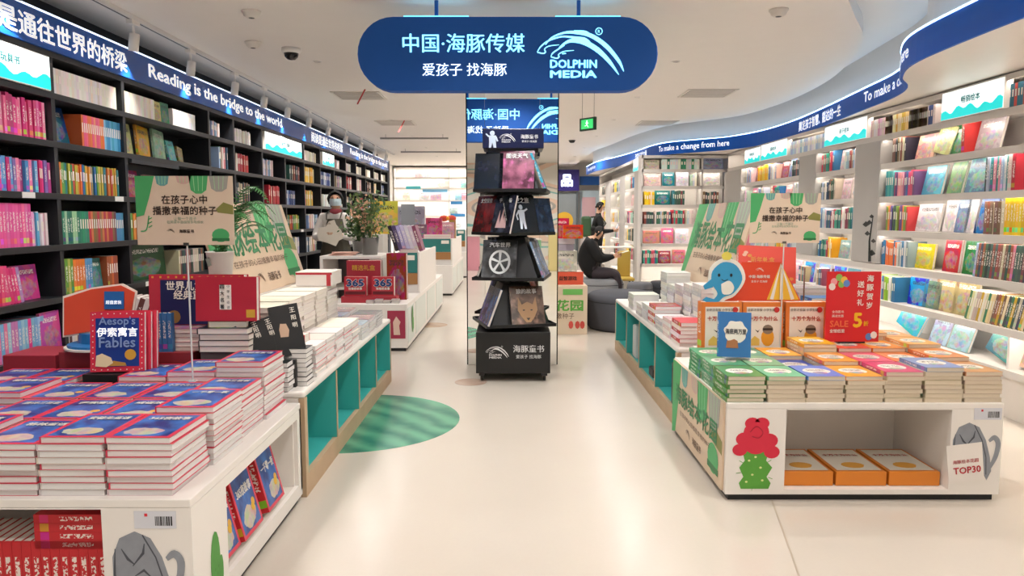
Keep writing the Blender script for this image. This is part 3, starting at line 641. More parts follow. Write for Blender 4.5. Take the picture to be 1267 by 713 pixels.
spines(EF, 2.5, RT, 14, .045, .17, ['2E8C6C', 'E8F0EC'], 'the head shelf of the end bay'); face(EF, 2.2, RT, .26, .16, 'F4DCD0', 'pale pink box cover above the end bay', tilt=.02, k=.05); face(EF, 3.19, RT, .34, .19, 'B8C4E4', 'pale violet cover above the corner bay', tilt=.02, k=.05)
bay(FF, 18.6 - 14.3, 18.6 - 13.3, zr[1:], 'narrow white bay nearest the bend', .5); bay(FF, 18.6 - 16.35, 18.6 - 15.05, zr[1:], 'narrow white bay between uprights', .5); bay(FF, .1, 1.25, zr[1:], 'furthest narrow white bay', .5)
# back wall goods
for i in range(46):
    z = R.choice(BZ[1:-1]); x = R.uniform(-3.5, 1.0); face(BF, x, z, R.uniform(.2, .34), R.uniform(.15, .26), jit(R.choice(['3C90D0', 'F0F4F8', 'A8D8E8', 'F4E8D8', 'E8F0E8', 'F0C0C8', '58B0E0', 'F8F4F0']), 10), 'pale box on far back shelving', tilt=.03)
for n_, (z, x0, x1, c) in enumerate(((2.3, -3.2, -2.75, '58C8D8'), (1.84, -1.85, -1.5, '3C90D0'), (1.47, -1.85, -1.42, '3C90D0'), (2.2, -2.7, -1.95, '7CC0E8'))):
    o = MB().box(x0, x1, BY - .01, BY + .02, z - .05, z + .04).build('shelf_banner', mat(c, .5)); tag(o, f'{ordn(n_ + 1)} blue strip banner on far back shelving', 'banner')

def light_box(F, s, z, w, h, label, words=None):
    d, nn = F['d'], F['n']; o = F['o'](s, z, -.012)
    t = thing('light_box_sign', label, 'sign', o)
    fr = frame(o, d, UP, nn)
    MB().box(0, w, 0, h, -.06, 0).build('case', WHITE, t, M=fr)
    # wavy cyan foot on a lit white panel
    MB().box(.006, w - .006, .006, h - .006, 0, .003).build('lit_panel', mat('F4FFFF', .4, es=.8), t, M=fr)
    n = 26; pts = [(.006, .006), (w - .006, .006)] + [(w - .006 - (w - .012) * i / n, h * (.32 + .08 * math.sin(i * 1.1) + .06 * math.sin(i * .43 + 1))) for i in range(n + 1)]
    MB().prism(pts, .003, .005).build('cyan_wave', mat('10D0D0', .4, es=.7), t, M=fr)
    if words: text(words, o + d * w * .5 + UP * h * .6 + nn * .004, d, UP, h=h * .26, m=mat('1C8C90', .5), parent=t, bold=.03)
light_box(LF, 3.9, LZ[6] + .002, .93, .215, 'lit white and cyan sign at the entrance end of the black bookcase', '启蒙 · 玩具书')
light_box(LF, 8.95, LZ[6] + .002, 1.55, .215, 'long lit cyan sign halfway along the black bookcase', '儿童文学 · 绘本'); light_box(LF, 11.65, LZ[6] + .002, .75, .2, 'short lit cyan sign further along the black bookcase', '科普')
light_box(RF, ry(1157), RT + .002, .78, .225, 'lit white and cyan sign at the near end of white shelving', '畅销绘本'); light_box(RF, ry(1016), RT + .002, 1.0, .22, 'lit cyan sign above the inner white bay', '亲子绘本'); light_box(RF, ry(962) - .75, RT + .002, 1.0, .22, 'lit cyan sign above the long inner bay', '国际绘本')
light_box(RF, ry(919), RT + .002, .7, .21, 'furthest lit white sign on the long run', '原创绘本'); light_box(FF, 18.6 - 13.35, RT + .002, .5, .22, 'lit sign just beyond the bend', '绘本')
def flush_spines():
    SPINES.sort(key=lambda q: -q[0])
    me = book_mesh(M_PLAIN, M_PAGES)
    for q in SPINES[:296]: book('shelf_book', q[1], q[2], M_PLAIN, q[3], q[4])
    mb = MB()
    for _, M, c, _, _ in SPINES[296:]:
        P = [M @ Vector((x, y, z)) for z in (0, 1) for y in (0, 1) for x in (0, 1)]; cc = rgb(c); pg = rgb('EFE6DD'); tp = rgb(jit('F2ECE0', 8))
        for f, q in (((0, 4, 6, 2), cc), ((0, 2, 3, 1), cc), ((4, 5, 7, 6), cc), ((2, 6, 7, 3), pg), ((0, 1, 5, 4), pg)): mb.quad([P[i] for i in f], 0, q)
        # title block standing proud of the spine
        a = M @ Vector((-.006, .45, .25)); b = M @ Vector((-.006, .45, .75)); e = M @ Vector((-.006, .75, .75)); g = M @ Vector((-.006, .75, .25)); mb.quad([a, b, e, g], 0, tp)
    tag(mb.build('shelf_books', M_ATTR), 'rest of the spine-out books on both long shelf walls', 'books', kind='stuff')
flush_spines()
# ================================================================= HANGING SIGN, PILLAR, RACK
def hanging_sign():
    y = 5.31; x0, x1, z0, z1 = -1.07, 1.01, 2.315, 2.815; r = .25; cx = (x0 + x1) / 2; cz = (z0 + z1) / 2
    t = thing('hanging_shop_sign', 'blue rounded sign with pale cyan dolphin mark hanging from the ceiling', 'sign', (cx, y, z0))
    pts = []
    for c, a0 in ((x1 - r, -90), (x0 + r, 90)):
        for k in range(17): a = math.radians(a0 + 180 * k / 16); pts.append((c + r * math.cos(a), r * math.sin(a)))
    M = frame((0, y, cz), (1, 0, 0), (0, 0, 1), (0, -1, 0))
    MB().prism(pts, -.06, .06, 0, M=M, ms=0).build('sign_panel', mat('0A58B4', .7), t, bevel=.006)
    em = mat('8CF0FF', .4, es=1.35); emw = mat('E8FBFF', .4, es=1.0)
    for sd, e in ((-1, V(1, 0, 0)), (1, V(-1, 0, 0))):
        g = lambda px, py: V(cx + (px - 628.5) / 359 * 2.08, y + sd * .0605, z1 - (py - 27) / 87 * .5)
        U = V(0, 0, 1)
        text('中国·海豚传媒', g(576, 58), e, U, w=.845, m=em, parent=t, bold=.012); text('爱孩子 找海豚', g(577, 89), e, U, w=.585, m=emw, parent=t, bold=.008)
        logo(g(715, 72), e, U, .6, em, t)
    for px in (541, 715):
        x = (px - 633.5) / 915 * 5.2
        MB().tube([(x, y, z1 - .005), (x, y, CEIL)], .014, 10).build('hanging_rod', mat('1F5CA8', .35, .3), t); MB().lathe([(.03, CEIL - .012), (.03, CEIL)], (x, y, 0), 14).build('ceiling_rose', WHITE, t)
    MB().box(-.75, -.3, y - .04, y + .04, z1, z1 + .012).build('edge_light', mat('60C8F0', .4, es=2), t); MB().box(.3, .75, y - .04, y + .04, z1, z1 + .012).build('edge_light', mat('60C8F0', .4, es=2), t)
hanging_sign()
py = 7.11; px0, px1 = -.437, .444
pl = thing('mirror_pillar', 'square mirror clad pillar behind the black book rack', 'pillar', (0, py, 0))
MB().box(px0 + .01, px1 - .01, py + .01, py + .88, 0, CEIL).build('core', WHITE, pl)
MIR = NT('mirror'); MIR = MIR.out((.93, .95, .95, 1), .015, 1.)
for a, b in ((px0, -.26), (-.258, .262), (.264, px1)): MB().box(a, b, py, py + .01, .004, CEIL).build('mirror_panel', MIR, pl)
for x in (px0, px1 - .01): MB().box(x, x + .01, py, py + .89, .004, CEIL).build('mirror_panel', MIR, pl)

def rack():
    cx, cy = .01, 6.69; t = thing('revolving_book_rack', 'tall black four tier book rack on castors before the mirror pillar', 'rack', (cx, cy, 0))
    BM = mat('141417', .4); a = .325
    MB().box(cx - a, cx + a, cy - a, cy + a, .075, .44).build('base_box', BM, t, bevel=.006)
    for sx in (-1, 1):
        for sy in (-1, 1):
            x, y = cx + sx * (a - .05), cy + sy * (a - .05)
            q = MB().box(x - .025, x + .025, y - .03, y + .03, .05, .075).build('castor', BM, t)
            MB().lathe([(.032, -.012), (.036, 0), (.032, .012)], seg=14, M=Matrix.Translation((x, y, .037)) @ Matrix.Rotation(PI / 2, 4, 'Y')).build('wheel', mat('0C0C0E', .3), q, smooth=True)
    MB().tube([(cx, cy, .44), (cx, cy, 2.02)], .03, 12).build('pole', BM, t)
    F = cy - a - .001; wt = mat('E8E8EA', .4)
    logo((cx - .14, F, .26), (1, 0, 0), (0, 0, 1), .2, wt, t); text('海豚童书', (cx + .135, F, .295), (1, 0, 0), (0, 0, 1), w=.27, m=wt, parent=t, bold=.012); text('爱孩子 找海豚', (cx + .135, F, .225), (1, 0, 0), (0, 0, 1), w=.22, m=wt, parent=t, bold=0)
    # tiers: a tray and a truncated pyramid the books lean on
    tiers = [(.49, .36, math.radians(14)), (.90, .36, math.radians(-9)), (1.29, .35, math.radians(38)), (1.665, .345, math.radians(-6))]
    spec = [
      [('wolf book with dark cover on the lowest rack tier', '8C7060', 0, .05, .27, .33, '狼的故事'), ('violet and blue cover on the lowest rack tier', '6C6CA0', 3, 0, .2, .32, None), ('steel blue cover on the lowest rack tier', '506890', 3, .2, .2, .32, None), ('green edged dark cover on the lowest rack tier', '38503C', 1, 0, .2, .31, None)],
      [('black and white wheel book on the second lowest rack tier', '5C5E62', 0, -.1, .27, .33, '汽车世界'), ('pale blue scaly cover on the second lowest rack tier', '7C98B8', 1, -.1, .2, .32, None), ('silver blue cover turned aside on the second lowest rack tier', 'A0B8D8', 1, .12, .2, .32, None), ('dark navy cover on the second lowest rack tier', '1E2A44', 3, 0, .24, .32, None)],
      [('red flame planet book on the third rack tier', '8C2C30', 3, -.15, .25, .32, '太空探索'), ('dark book with a pale tall ship on the third rack tier', '38384C', 3, .13, .25, .32, '宇宙飞船'), ('dark astronaut book on the third rack tier', '14161C', 0, -.1, .3, .32, '太空之旅'), ('dim blue cover at the edge of the third rack tier', '2C3C5C', 0, .17, .16, .3, None)],
      [('black cover with tilted blue scene on the topmost rack tier', '1A1E2C', 0, -.2, .22, .32, None), ('pink cloud weather book on the topmost rack tier', 'B06480', 0, .04, .27, .34, '图说天气'), ('cyan and pink cover on the topmost rack tier', '48B8D8', 1, -.1, .22, .32, None), ('dark cover turned away on the topmost rack tier', '20242C', 3, 0, .24, .32, None)]]
    for (z, h, rot), bks in zip(tiers, spec):
        Rt = Matrix.Translation((cx, cy, 0)) @ Matrix.Rotation(rot, 4, 'Z')
        b, tp = (.27 if z == 1.29 else .315), .12
        MB().box(-b, b, -b, b, z - .012, z, M=Rt).build('tray', BM, t); MB().box(-b, b, -b, -b + .008, z, z + .016, M=Rt).build('tray_lip', BM, t); MB().box(-b, b, b - .008, b, z, z + .016, M=Rt).build('tray_lip', BM, t)
        MB().box(-b, -b + .008, -b, b, z, z + .016, M=Rt).build('tray_lip', BM, t); MB().box(b - .008, b, -b, b, z, z + .016, M=Rt).build('tray_lip', BM, t)
        m2 = MB(); n = [(-b + .06, -b + .06, z), (b - .06, -b + .06, z), (b - .06, b - .06, z), (-b + .06, b - .06, z)]; u = [(-tp, -tp, z + h), (tp, -tp, z + h), (tp, tp, z + h), (-tp, tp, z + h)]
        for k in range(4): m2.quad([Rt @ Vector(n[k]), Rt @ Vector(n[(k + 1) % 4]), Rt @ Vector(u[(k + 1) % 4]), Rt @ Vector(u[k])])
        m2.quad([Rt @ Vector(p) for p in u]); m2.build('pyramid', BM, t)
        tl = math.atan2(b - .06 - tp, h)
        for label, col, side, off, w, hh, tx in bks:
            A = Rt @ Matrix.Rotation(side * PI / 2, 4, 'Z'); R3 = A.to_3x3()
            ex = R3 @ V(1, 0, 0); nn = R3 @ V(0, -1, 0); ey = UP * math.cos(tl) - nn * math.sin(tl); ez = nn * math.cos(tl) + UP * math.sin(tl)
            o = A @ Vector((off - w / 2, -b + .012, z + .002)); o = o - ez * 0 + nn * -.012
            w *= 1.12; hh *= 1.06; bo = book('display_book', frame(o, ex, ey, ez, (w, hh, .02)), col, M_SCENE, label, 'books on the revolving rack')
            if tx: text(tx, o + ex * w / 2 + ey * hh * .87 + ez * .02, ex, ey, w=w * .62, m=wt, parent=bo, bold=.02, lift=.001)
            if 'wheel' in label:
                Mw = frame(o + ex * w * .52 + ey * hh * .42 + ez * .0215, ex, ey, ez)
                q = MB(); ribbon(q, [(.085 * math.cos(k * PI / 15), .1 * math.sin(k * PI / 15)) for k in range(31)], .02)
                for k in range(5): ribbon(q, [(0, 0), (.08 * math.cos(k * 1.257 + .3), .095 * math.sin(k * 1.257 + .3))], [.012, .026])
                q.build('printed_wheel', mat('D8DADC', .4), bo, M=Mw)
            if 'astronaut' in label or 'wolf' in label or 'ship' in label:
                Mw = frame(o + ex * w * .5 + ey * hh * .38 + ez * .0215, ex, ey, ez); q = MB()
                if 'astro' in label:
                    q.prism([(.022 * math.cos(k * .7), .105 + .024 * math.sin(k * .7)) for k in range(9)], 0, .0005); q.prism([(-.035, .08), (.035, .08), (.03, 0), (.035, -.09), (.012, -.09), (0, -.02), (-.012, -.09), (-.035, -.09), (-.03, 0)], 0, .0005); ribbon(q, [(-.03, .07), (-.06, .03), (-.05, -.01)], .016); ribbon(q, [(.03, .07), (.07, .09)], .016); c = 'D8E0EC'
                elif 'wolf' in label:
                    q.prism([(-.08, .12), (-.05, .05), (0, .075), (.05, .05), (.08, .12), (.09, 0), (.06, -.06), (.02, -.11), (-.02, -.11), (-.06, -.06), (-.09, 0)], 0, .0004); c = 'B08860'
                    q2 = MB(); [q2.prism([(s * .035 + .012 * math.cos(k), .0 + .007 * math.sin(k)) for k in range(6)], .0006, .001) for s in (-1, 1)]; q2.prism([(-.018, -.07), (.018, -.07), (0, -.095)], .0006, .001); q2.build('printed_face', mat('1A1614', .4), bo, M=Mw)
                else:
                    for dx, hh2 in ((-.05, .08), (0, .13), (.04, .1)): q.prism([(dx - .03, -.08), (dx + .03, -.08), (dx, hh2)], 0, .0005)
                    c = 'D8B0B0'
                q.build('printed_picture', mat(c, .4), bo, M=Mw)
    # header
    z0, z1 = 2.03, 2.2; hd = MB().box(cx - .265, cx + .265, cy - .2, cy + .2, z0, z1).build('header_box', mat('10173F', .35), t, bevel=.006)
    MB().box(cx - .22, cx + .22, cy - .17, cy + .17, z0 - .035, z0).build('header_foot', BM, t)
    F = cy - .2015; logo((cx - .05, F, 2.115), (1, 0, 0), (0, 0, 1), .14, wt, t); text('海豚童书', (cx + .14, F, 2.13), (1, 0, 0), (0, 0, 1), w=.15, m=wt, parent=t, bold=.01); text('爱孩子 找海豚', (cx + .14, F, 2.09), (1, 0, 0), (0, 0, 1), w=.13, m=wt, parent=t, bold=0)
    q = MB(); Mw = frame((cx - .18, F, 2.11), (1, 0, 0), (0, 0, 1), (0, -1, 0))
    q.prism([(.022 * math.cos(k * .7), .05 + .022 * math.sin(k * .7)) for k in range(9)], 0, .0005); q.prism([(-.03, .03), (.032, .03), (.03, -.02), (.034, -.075), (.01, -.075), (0, -.03), (-.012, -.075), (-.03, -.075), (-.028, -.02)], 0, .0005); ribbon(q, [(-.03, .02), (-.055, .045)], .012); ribbon(q, [(.03, .02), (.045, -.02)], .014)
    q.build('printed_astronaut', mat('C8D4E8', .4), t, M=Mw)
rack()

# ================================================================= DISPLAY TABLES
def cactus_decal(O, ex, ey, w, h, t, kind):
    ez = Vector(ex).cross(Vector(ey)); M = frame(Vector(O) + ez * .001, ex, ey, ez, (w, h, 1)); g = MB()
    E = lambda cx, cy, rx, ry, n=16: [(cx + rx * math.cos(2 * PI * k / n), cy + ry * math.sin(2 * PI * k / n)) for k in range(n)]
    if kind == 'flower':
        g.prism([(-.26, -.5), (-.3, -.42), (-.22, -.33), (-.3, -.2), (-.2, -.1), (-.24, 0), (-.12, .06), (.12, .06), (.24, 0), (.2, -.1), (.32, -.2), (.22, -.33), (.3, -.42), (.26, -.5)], 0, .0005, 0)
        for x, y in ((-.12, -.1), (.1, -.2), (-.05, -.3), (.14, -.38), (-.16, -.4), (0, -.05)): g.prism(E(x, y, .025, .015, 8), .0006, .001, 2)
        for k in range(9): a = .3 + k * .33; ribbon(g, [(.27 * math.cos(a * 2), -.25 + .22 * math.sin(a * 2)), (.36 * math.cos(a * 2), -.25 + .28 * math.sin(a * 2))], .008, 0)
        for x, y, r in ((0, .3, .24), (-.22, .2, .16), (.24, .18, .17), (-.3, .05, .14), (.3, .02, .15), (0, .12, .22), (-.08, .42, .14), (.1, .42, .14)): g.prism(E(x, y, r, r * .6), .0006 + r * .002, .001 + r * .002, 1)
        ribbon(g, smoothpts([(-.12, .3), (0, .38), (.12, .3), (.05, .22), (-.08, .24)], 4), .012, 3, z=.0035)
        return g.build('cactus_sticker', [mat('5CA63C', .5), mat('DC2844', .5), mat('E8F0A0', .5), mat('A81830', .5)], t, M=M)
    if kind == 'grey':
        g.prism([(-.32, -.42), (-.4, -.1), (-.4, .2), (-.3, .42), (-.1, .5), (.1, .42), (.24, .2), (.34, -.1), (.38, -.34), (.3, -.5), (.2, -.35), (.0, -.5), (-.2, -.5)], 0, .0005, 0)
        ribbon(g, smoothpts([(.3, -.35), (.44, -.1), (.48, .14), (.4, .24), (.3, .18)], 5), [.05, .09, .1, .09, .05], 0)
        for L in ([(-.28, .3), (-.2, .18), (-.12, .12)], [(-.14, .1), (0, .25), (.02, .36)], [(-.12, -.02), (0, .05), (.1, -.04)]): ribbon(g, L, [.01, .035, .012], 1)
        ribbon(g, [(.0, .46), (.16, .2), (.26, -.1), (.28, -.4)], .018, 1); ribbon(g, [(-.36, .3), (-.38, 0), (-.3, -.35)], [.01, .03, .01], 1)
        for x, y in ((-.08, -.12), (.08, -.14)): ribbon(g, [(x, y), (x + .03, y - .08)], .02, 1)
        o = g.build('cactus_sticker', [mat('9A9FA8', .5, var=.2), mat('4A4E58', .5)], t, M=M)
        return o
    g.prism(E(0, .0, .3, .5), 0, .0005, 0); g.prism(E(.34, -.2, .14, .25), 0, .0006, 0)
    for k in range(7): ribbon(g, [(-.2 + .07 * k, -.3 + .1 * (k % 3)), (-.18 + .07 * k, -.26 + .1 * (k % 3))], .02, 2)
    return g.build('cactus_sticker', [mat('4C9A3C', .5), mat('DC2844', .5), mat('2E6C28', .5)], t, M=M)
def barcode(O, ex, ey, t):
    ez = Vector(ex).cross(Vector(ey)); M = frame(Vector(O) + ez * .001, ex, ey, ez); g = MB()
    g.box(-.07, .07, -.03, .03, 0, .0008, 0); x = .0
    while x < .06: wv = R.choice((.002, .003, .005)); g.box(x, x + wv, -.02, .012, .0008, .0012, 1); x += wv + R.choice((.002, .003))
    g.box(-.035, -.025, .012, .022, .0008, .0012, 2); g.build('price_sticker', [mat('DADCE4', .4), BLACK, mat('D82838', .4)], t, M=M)
X_, Z_ = V(1, 0, 0), V(0, 0, 1)
def end_table(name, label, x0, x1, y0, y1, H, nx0, nx1, nz0, nz1, nd, side=None):
    """white island table with an open niche in its front (and one in its +x side)"""
    t = thing(name, label, 'table', ((x0 + x1) / 2, (y0 + y1) / 2, 0)); th = .03
    MB().box(x0, x1, y0, y1, H - .03, H).build('table_top', WHITE, t, bevel=.004)
    MB().box(x0 + .02, x1 - .02, y0 + .02, y1 - .02, 0, .035).build('kick_plate', BLACK, t)
    MB().box(x0, x1, y0, y1, .035, nz0).build('base_board', WHITE, t)
    MB().box(x0, x1, y0, y0 + .02, nz1, H - .03).build('front_rail', WHITE, t)
    MB().box(x0, nx0, y0, y0 + .02, nz0, nz1).build('front_panel', WHITE, t); MB().box(nx1, x1, y0, y0 + .02, nz0, nz1).build('front_panel', WHITE, t)
    MB().box(nx0 - .02, nx0, y0 + .02, y0 + nd, nz0, H - .03).build('niche_wall', WHITE, t); MB().box(nx1, nx1 + .02, y0 + .02, y0 + nd, nz0, H - .03).build('niche_wall', WHITE, t)
    MB().box(nx0 - .02, nx1 + .02, y0 + nd, y0 + nd + .02, nz0, H - .03).build('niche_back', WHITE, t)
    MB().box(x0, x0 + .02, y0 + .02, y1, nz0, H - .03).build('side_panel', WHITE, t); MB().box(x0, x1, y1 - .02, y1, nz0, H - .03).build('back_panel', WHITE, t)
    if side is None: MB().box(x1 - .02, x1, y0 + .02, y1, nz0, H - .03).build('side_panel', WHITE, t)
    else:
        a, b, za, zb, d = side
        MB().box(x1 - .02, x1, y0 + .02, a, nz0, H - .03).build('side_panel', WHITE, t)
        if b < y1 - .001: MB().box(x1 - .02, x1, b, y1, nz0, H - .03).build('side_panel', WHITE, t)
        MB().box(x1 - .02, x1, a, b, nz0, za).build('side_rail', WHITE, t); MB().box(x1 - .02, x1, a, b, zb, H - .03).build('side_rail', WHITE, t)
        MB().box(x1 - d - .02, x1 - d, a, b, za, H - .03).build('niche_back', WHITE, t); MB().box(x1 - d, x1 - .02, a, b, za - .02, za).build('niche_floor', OFFW, t)
        for y in (a, b - .015): MB().box(x1 - d, x1 - .02, y, y + .015, za, zb).build('niche_wall', WHITE, t)
    return t
HT = .51
AX0, AX1, AY0, AY1 = -2.55, -1.07, 2.38, 3.66
tA = end_table('display_table', 'white island table under the red edged fairy tale books', AX0, AX1, AY0, AY1, HT, -2.4, -1.37, .06, .475, .42, (2.68, 3.6, .1, .44, .16))
CX0, CX1, CY0, CY1 = 1.086, 2.48, 3.65, 4.87
tC = end_table('display_table', 'white island table under the many coloured oval title books', CX0, CX1, CY0, CY1, HT, 1.385, 2.22, .06, .475, .55)
cactus_decal((1.235, CY0, .25), X_, Z_, .27, .37, tC, 'flower'); cactus_decal((2.335, CY0, .26), X_, Z_, .26, .3, tC, 'grey'); barcode((2.4, CY0, .455), X_, Z_, tC)
cactus_decal((-1.235, AY0, .25), X_, Z_, .26, .3, tA, 'grey'); barcode((-1.19, AY0, .44), X_, Z_, tA); cactus_decal((AX1, 2.56, .2), V(0, 1, 0), Z_, .14, .24, tA, 'green')
for (O, tt_) in (((2.3, CY0, .2), tC),):
    Mq = frame((O[0], O[1] - .0018, O[2]), V(1, 0, .12).normalized(), V(-.12, 0, 1).normalized(), (0, -1, 0))
    MB().box(-.09, .09, -.1, .1, 0, .0008).build('printed_card', mat('F4EEE8', .4), tt_, M=Mq)
    text('TOP30', (O[0] + .01, O[1] - .0022, O[2] - .035), V(1, 0, .12), V(-.12, 0, 1), w=.14, m=mat('C02838', .4), parent=tt_, bold=.03); text('海豚绘本花园', (O[0], O[1] - .0022, O[2] + .01), V(1, 0, .12), V(-.12, 0, 1), w=.13, m=mat('C02838', .4), parent=tt_, bold=.01)
Mq = frame((-1.2, AY0 - .0018, .13), V(1, 0, .2).normalized(), V(-.2, 0, 1).normalized(), (0, -1, 0)); MB().box(-.08, .08, -.09, .09, 0, .0008).build('printed_card', mat('F4EEE8', .4), tA, M=Mq)
GRN, BRN = mat('3E8A5C', .5), mat('5C4034', .5)
def garden_print(O, ex, ey, w, h, t, title=True, small=True):
    """the cactus garden artwork: beige ground, hanging cacti along the top, title, small lines"""
    ez = Vector(ex).cross(Vector(ey)); M = frame(Vector(O) + ez * .0008, ex, ey, ez, (w, w, 1)); a = h / w; g = MB()
    def lobes(x, y, rx, ry, m, z): g.prism([(x + rx * math.cos(2 * PI * k / 14), y + ry * math.sin(2 * PI * k / 14)) for k in range(14)], z, z + .0004, m)
    T = a / 2
    g.prism([(-.5, T), (-.3, T), (-.36, T - .22), (-.42, T - .4), (-.5, T - .42)], 0, .0004, 0)
    for x, wd, hh, m in ((.15, .1, .18, 0), (-.22, .07, .1, 1), (0, .08, .08, 2), (.36, .1, .16, 3)):
        g.prism([(x - wd, T), (x + wd, T), (x + wd * .8, T - hh * .8), (x + wd * .3, T - hh), (x - wd * .3, T - hh), (x - wd * .8, T - hh * .8)], 0, .0004, m)
        for q in (-.5, 0, .5): ribbon(g, [(x + wd * q, T), (x + wd * q * .8, T - hh * .85)], .006, 4)
    g.prism([(.5, -.02 + a * .1), (.4, a * .12), (.32, a * .02), (.34, -.02), (.5, -.04)], 0, .0004, 5)
    lobes(.36, -T + .1, .09, .07, 0, 0); g.prism([(.27, -T + .04), (.45, -T + .04), (.45, -T + .07), (.27, -T + .07)], .0005, .0009, 6)
    ribbon(g, smoothpts([(-.46, -T + .14), (-.4, -T + .16), (-.37, -T + .3)], 4), .012, 0)
    for k in range(3): ribbon(g, [(-.38, -T + .18 + k * .04), (-.34, -T + .2 + k * .04)], .01, 0)
    g.build('cactus_print', [mat('4DB06C', .5), mat('6AA8A8', .5), mat('D8B0A8', .5), mat('A8A8A0', .5), mat('A8DCA8', .5), mat('8C8C4C', .5), mat('2E7C48', .5)], t, M=M)
def board(name, label, O, ex, ey, w, h, cat='sign', th=.012):
    ez = Vector(ex).cross(Vector(ey)).normalized(); t = thing(name, label, cat, Vector(O) - Vector(ey) * h / 2)
    MB().box(-w / 2, w / 2, -h / 2, h / 2, -th, 0).build('panel', mat('DCC3A8', .5, var=.03), t, M=frame(O, ex, ey, ez)); return t
# poster on the aisle side of the right front table
po = board('garden_poster', 'beige cactus garden poster on the aisle side of the white table', (CX0 - .013, 4.26, .275), V(0, -1, 0), Z_, 1.16, .46)
def poster_words(t, O, ex, ey, w, h, sub=True):
    garden_print(O, ex, ey, w, h, t); O = Vector(O); ex = Vector(ex); ey = Vector(ey)
    text('海豚绘本花园', O + ey * h * .08, ex, ey, w=w * .84, h=h * .27, m=GRN, parent=t, bold=.03); text('在孩子的心田播撒幸福的种子', O - ey * h * .16, ex, ey, w=w * .62, h=h * .07, m=BRN, parent=t, bold=.0)
    logo(O - ey * h * .34 - ex * w * .12, ex, ey, w * .09, BRN, t, words=False); text('海豚童书', O - ey * h * .34 + ex * w * .06, ex, ey, w=w * .17, m=BRN, parent=t, bold=.01)
poster_words(po, (CX0 - .0135, 4.26, .275), V(0, -1, 0), Z_, 1.16, .46)
def cube_table(name, label, x0, x1, y0, y1, H, side, cells, inner=TEAL):
    """long counter with open teal pigeonholes on its aisle side (side=+1: faces +x)"""
    t = thing(name, label, 'table', ((x0 + x1) / 2, (y0 + y1) / 2, 0)); d = .4
    fx = x1 if side > 0 else x0; s = side
    def bx(a, b, *r): return (min(a, b), max(a, b)) + r
    MB().box(x0, x1, y0, y1, H - .035, H).build('table_top', WHITE, t, bevel=.012)
    MB().box(*bx(fx, fx - s * .03, y0, y1, 0, .11)).build('plinth', PLY, t); MB().box(*bx(fx, fx - s * .03, y0, y0 + .05, .11, H - .035)).build('end_post', PLY, t); MB().box(*bx(fx, fx - s * .03, y1 - .03, y1, .11, H - .035)).build('end_post', PLY, t)
    MB().box(*bx(fx - s * .031, fx - s * d, y0 + .05, y1 - .03, .08, .109)).build('cell_floor', inner, t)
    MB().box(*bx(fx - s * d, fx - s * (d + .02), y0, y1, .08, H - .035)).build('cell_back', inner, t)
    for i in range(cells + 1):
        y = y0 + .05 + (y1 - y0 - .1) * i / cells
        MB().box(*bx(fx - s * .002, fx - s * d, y - .012, y + .012, .11, H - .035)).build('cell_wall', inner, t)
        if 0 < i < cells: MB().box(*bx(fx, fx - s * .004, y - .013, y + .013, .11, H - .035)).build('cell_edge', PLY, t)
    MB().box(x0, x1 - .031, y0, y0 + .02, 0, H - .035).build('end_panel', WHITE, t) if s > 0 else MB().box(x0 + .031, x1, y0, y0 + .02, 0, H - .035).build('end_panel', WHITE, t); MB().box(x0 + .031, x1 - .031, y1 - .02, y1, 0, H - .035).build('end_panel', WHITE, t)
    bxx = x0 if s > 0 else x1 - .02; MB().box(bxx, bxx + .02, y0 + .02, y1 - .02, 0, H - .035).build('back_panel', WHITE, t)
    return t
HB = .555
cube_table('pigeonhole_counter', 'white topped counter with teal pigeonholes and plywood edge beside the green floor disc', -2.3, -1.06, 3.7, 6.4, HB, 1, 4)
cube_table('pigeonhole_counter', 'white topped counter with teal pigeonholes nearest the grey ottomans', 1.12, 2.4, 4.95, 7.95, HB, -1, 4)
# ---- stacks of books
def stack(*a_, bname='paperback_book', **k_): return _stack(bname, *a_, **k_)
def _stack(bname, x, y, z, w, d, n, t, cols, art, where, desc, jx=.006, rot=0., title=None, pages=None, riser=0., tcol='F4EEE4', label_all=True):
    """a pile of n books lying flat; x,y = front corner on the left"""
    if riser:
        rs = thing('display_riser', f'white riser under the {desc} pile, {where}', 'riser', (x + w / 2, y + d / 2, z)); MB().box(x + .012, x + w - .012, y + .012, y + d - .012, z, z + riser).build('block', OFFW, rs); z += riser
    for i in range(n):
        a = rot + R.uniform(-.012, .012); ex = V(math.cos(a), math.sin(a), 0); ey = V(-math.sin(a), math.cos(a), 0)
        o = V(x + R.uniform(-jx, jx), y + R.uniform(-jx, jx), z + i * t); c = cols[(n - 1 - i) % len(cols)]
        b = book(bname, frame(o, ex, ey, Z_, (w - .004, d - .004, t - .0008)), jit(c, 5), art, f'{desc}, {ORD[n - 1 - i] if n - 1 - i < 19 else "lowest"} down, {where}', None, pages=pages)
        if title and i == n - 1: text(title, o + ex * w * .52 + ey * d * .76 + Z_ * t, ex, ey, w=w * .66, h=d * .13, m=mat(tcol, .5), parent=b, bold=.03, lift=.0008)
    return z + n * t
TT = ['365夜故事', '安徒生童话', '格林童话', '一千零一夜', '成语故事', '伊索寓言', '唐诗三百首', '十万个为什么']
w_, d_ = .225, .3; rown = ['front row', 'second row', 'third row', 'rear row']; kn = ['aisle end', 'second from the aisle', 'third from the aisle', 'fourth from the aisle', 'fifth from the aisle', 'far end']
A_H = [[9, 9, 8, 9, 9, 8], [10, 8, 8, 8, 7, 7], [9, 8, 8, 8, 9, 8], [12, 10, 9, 0, 8, 8]]
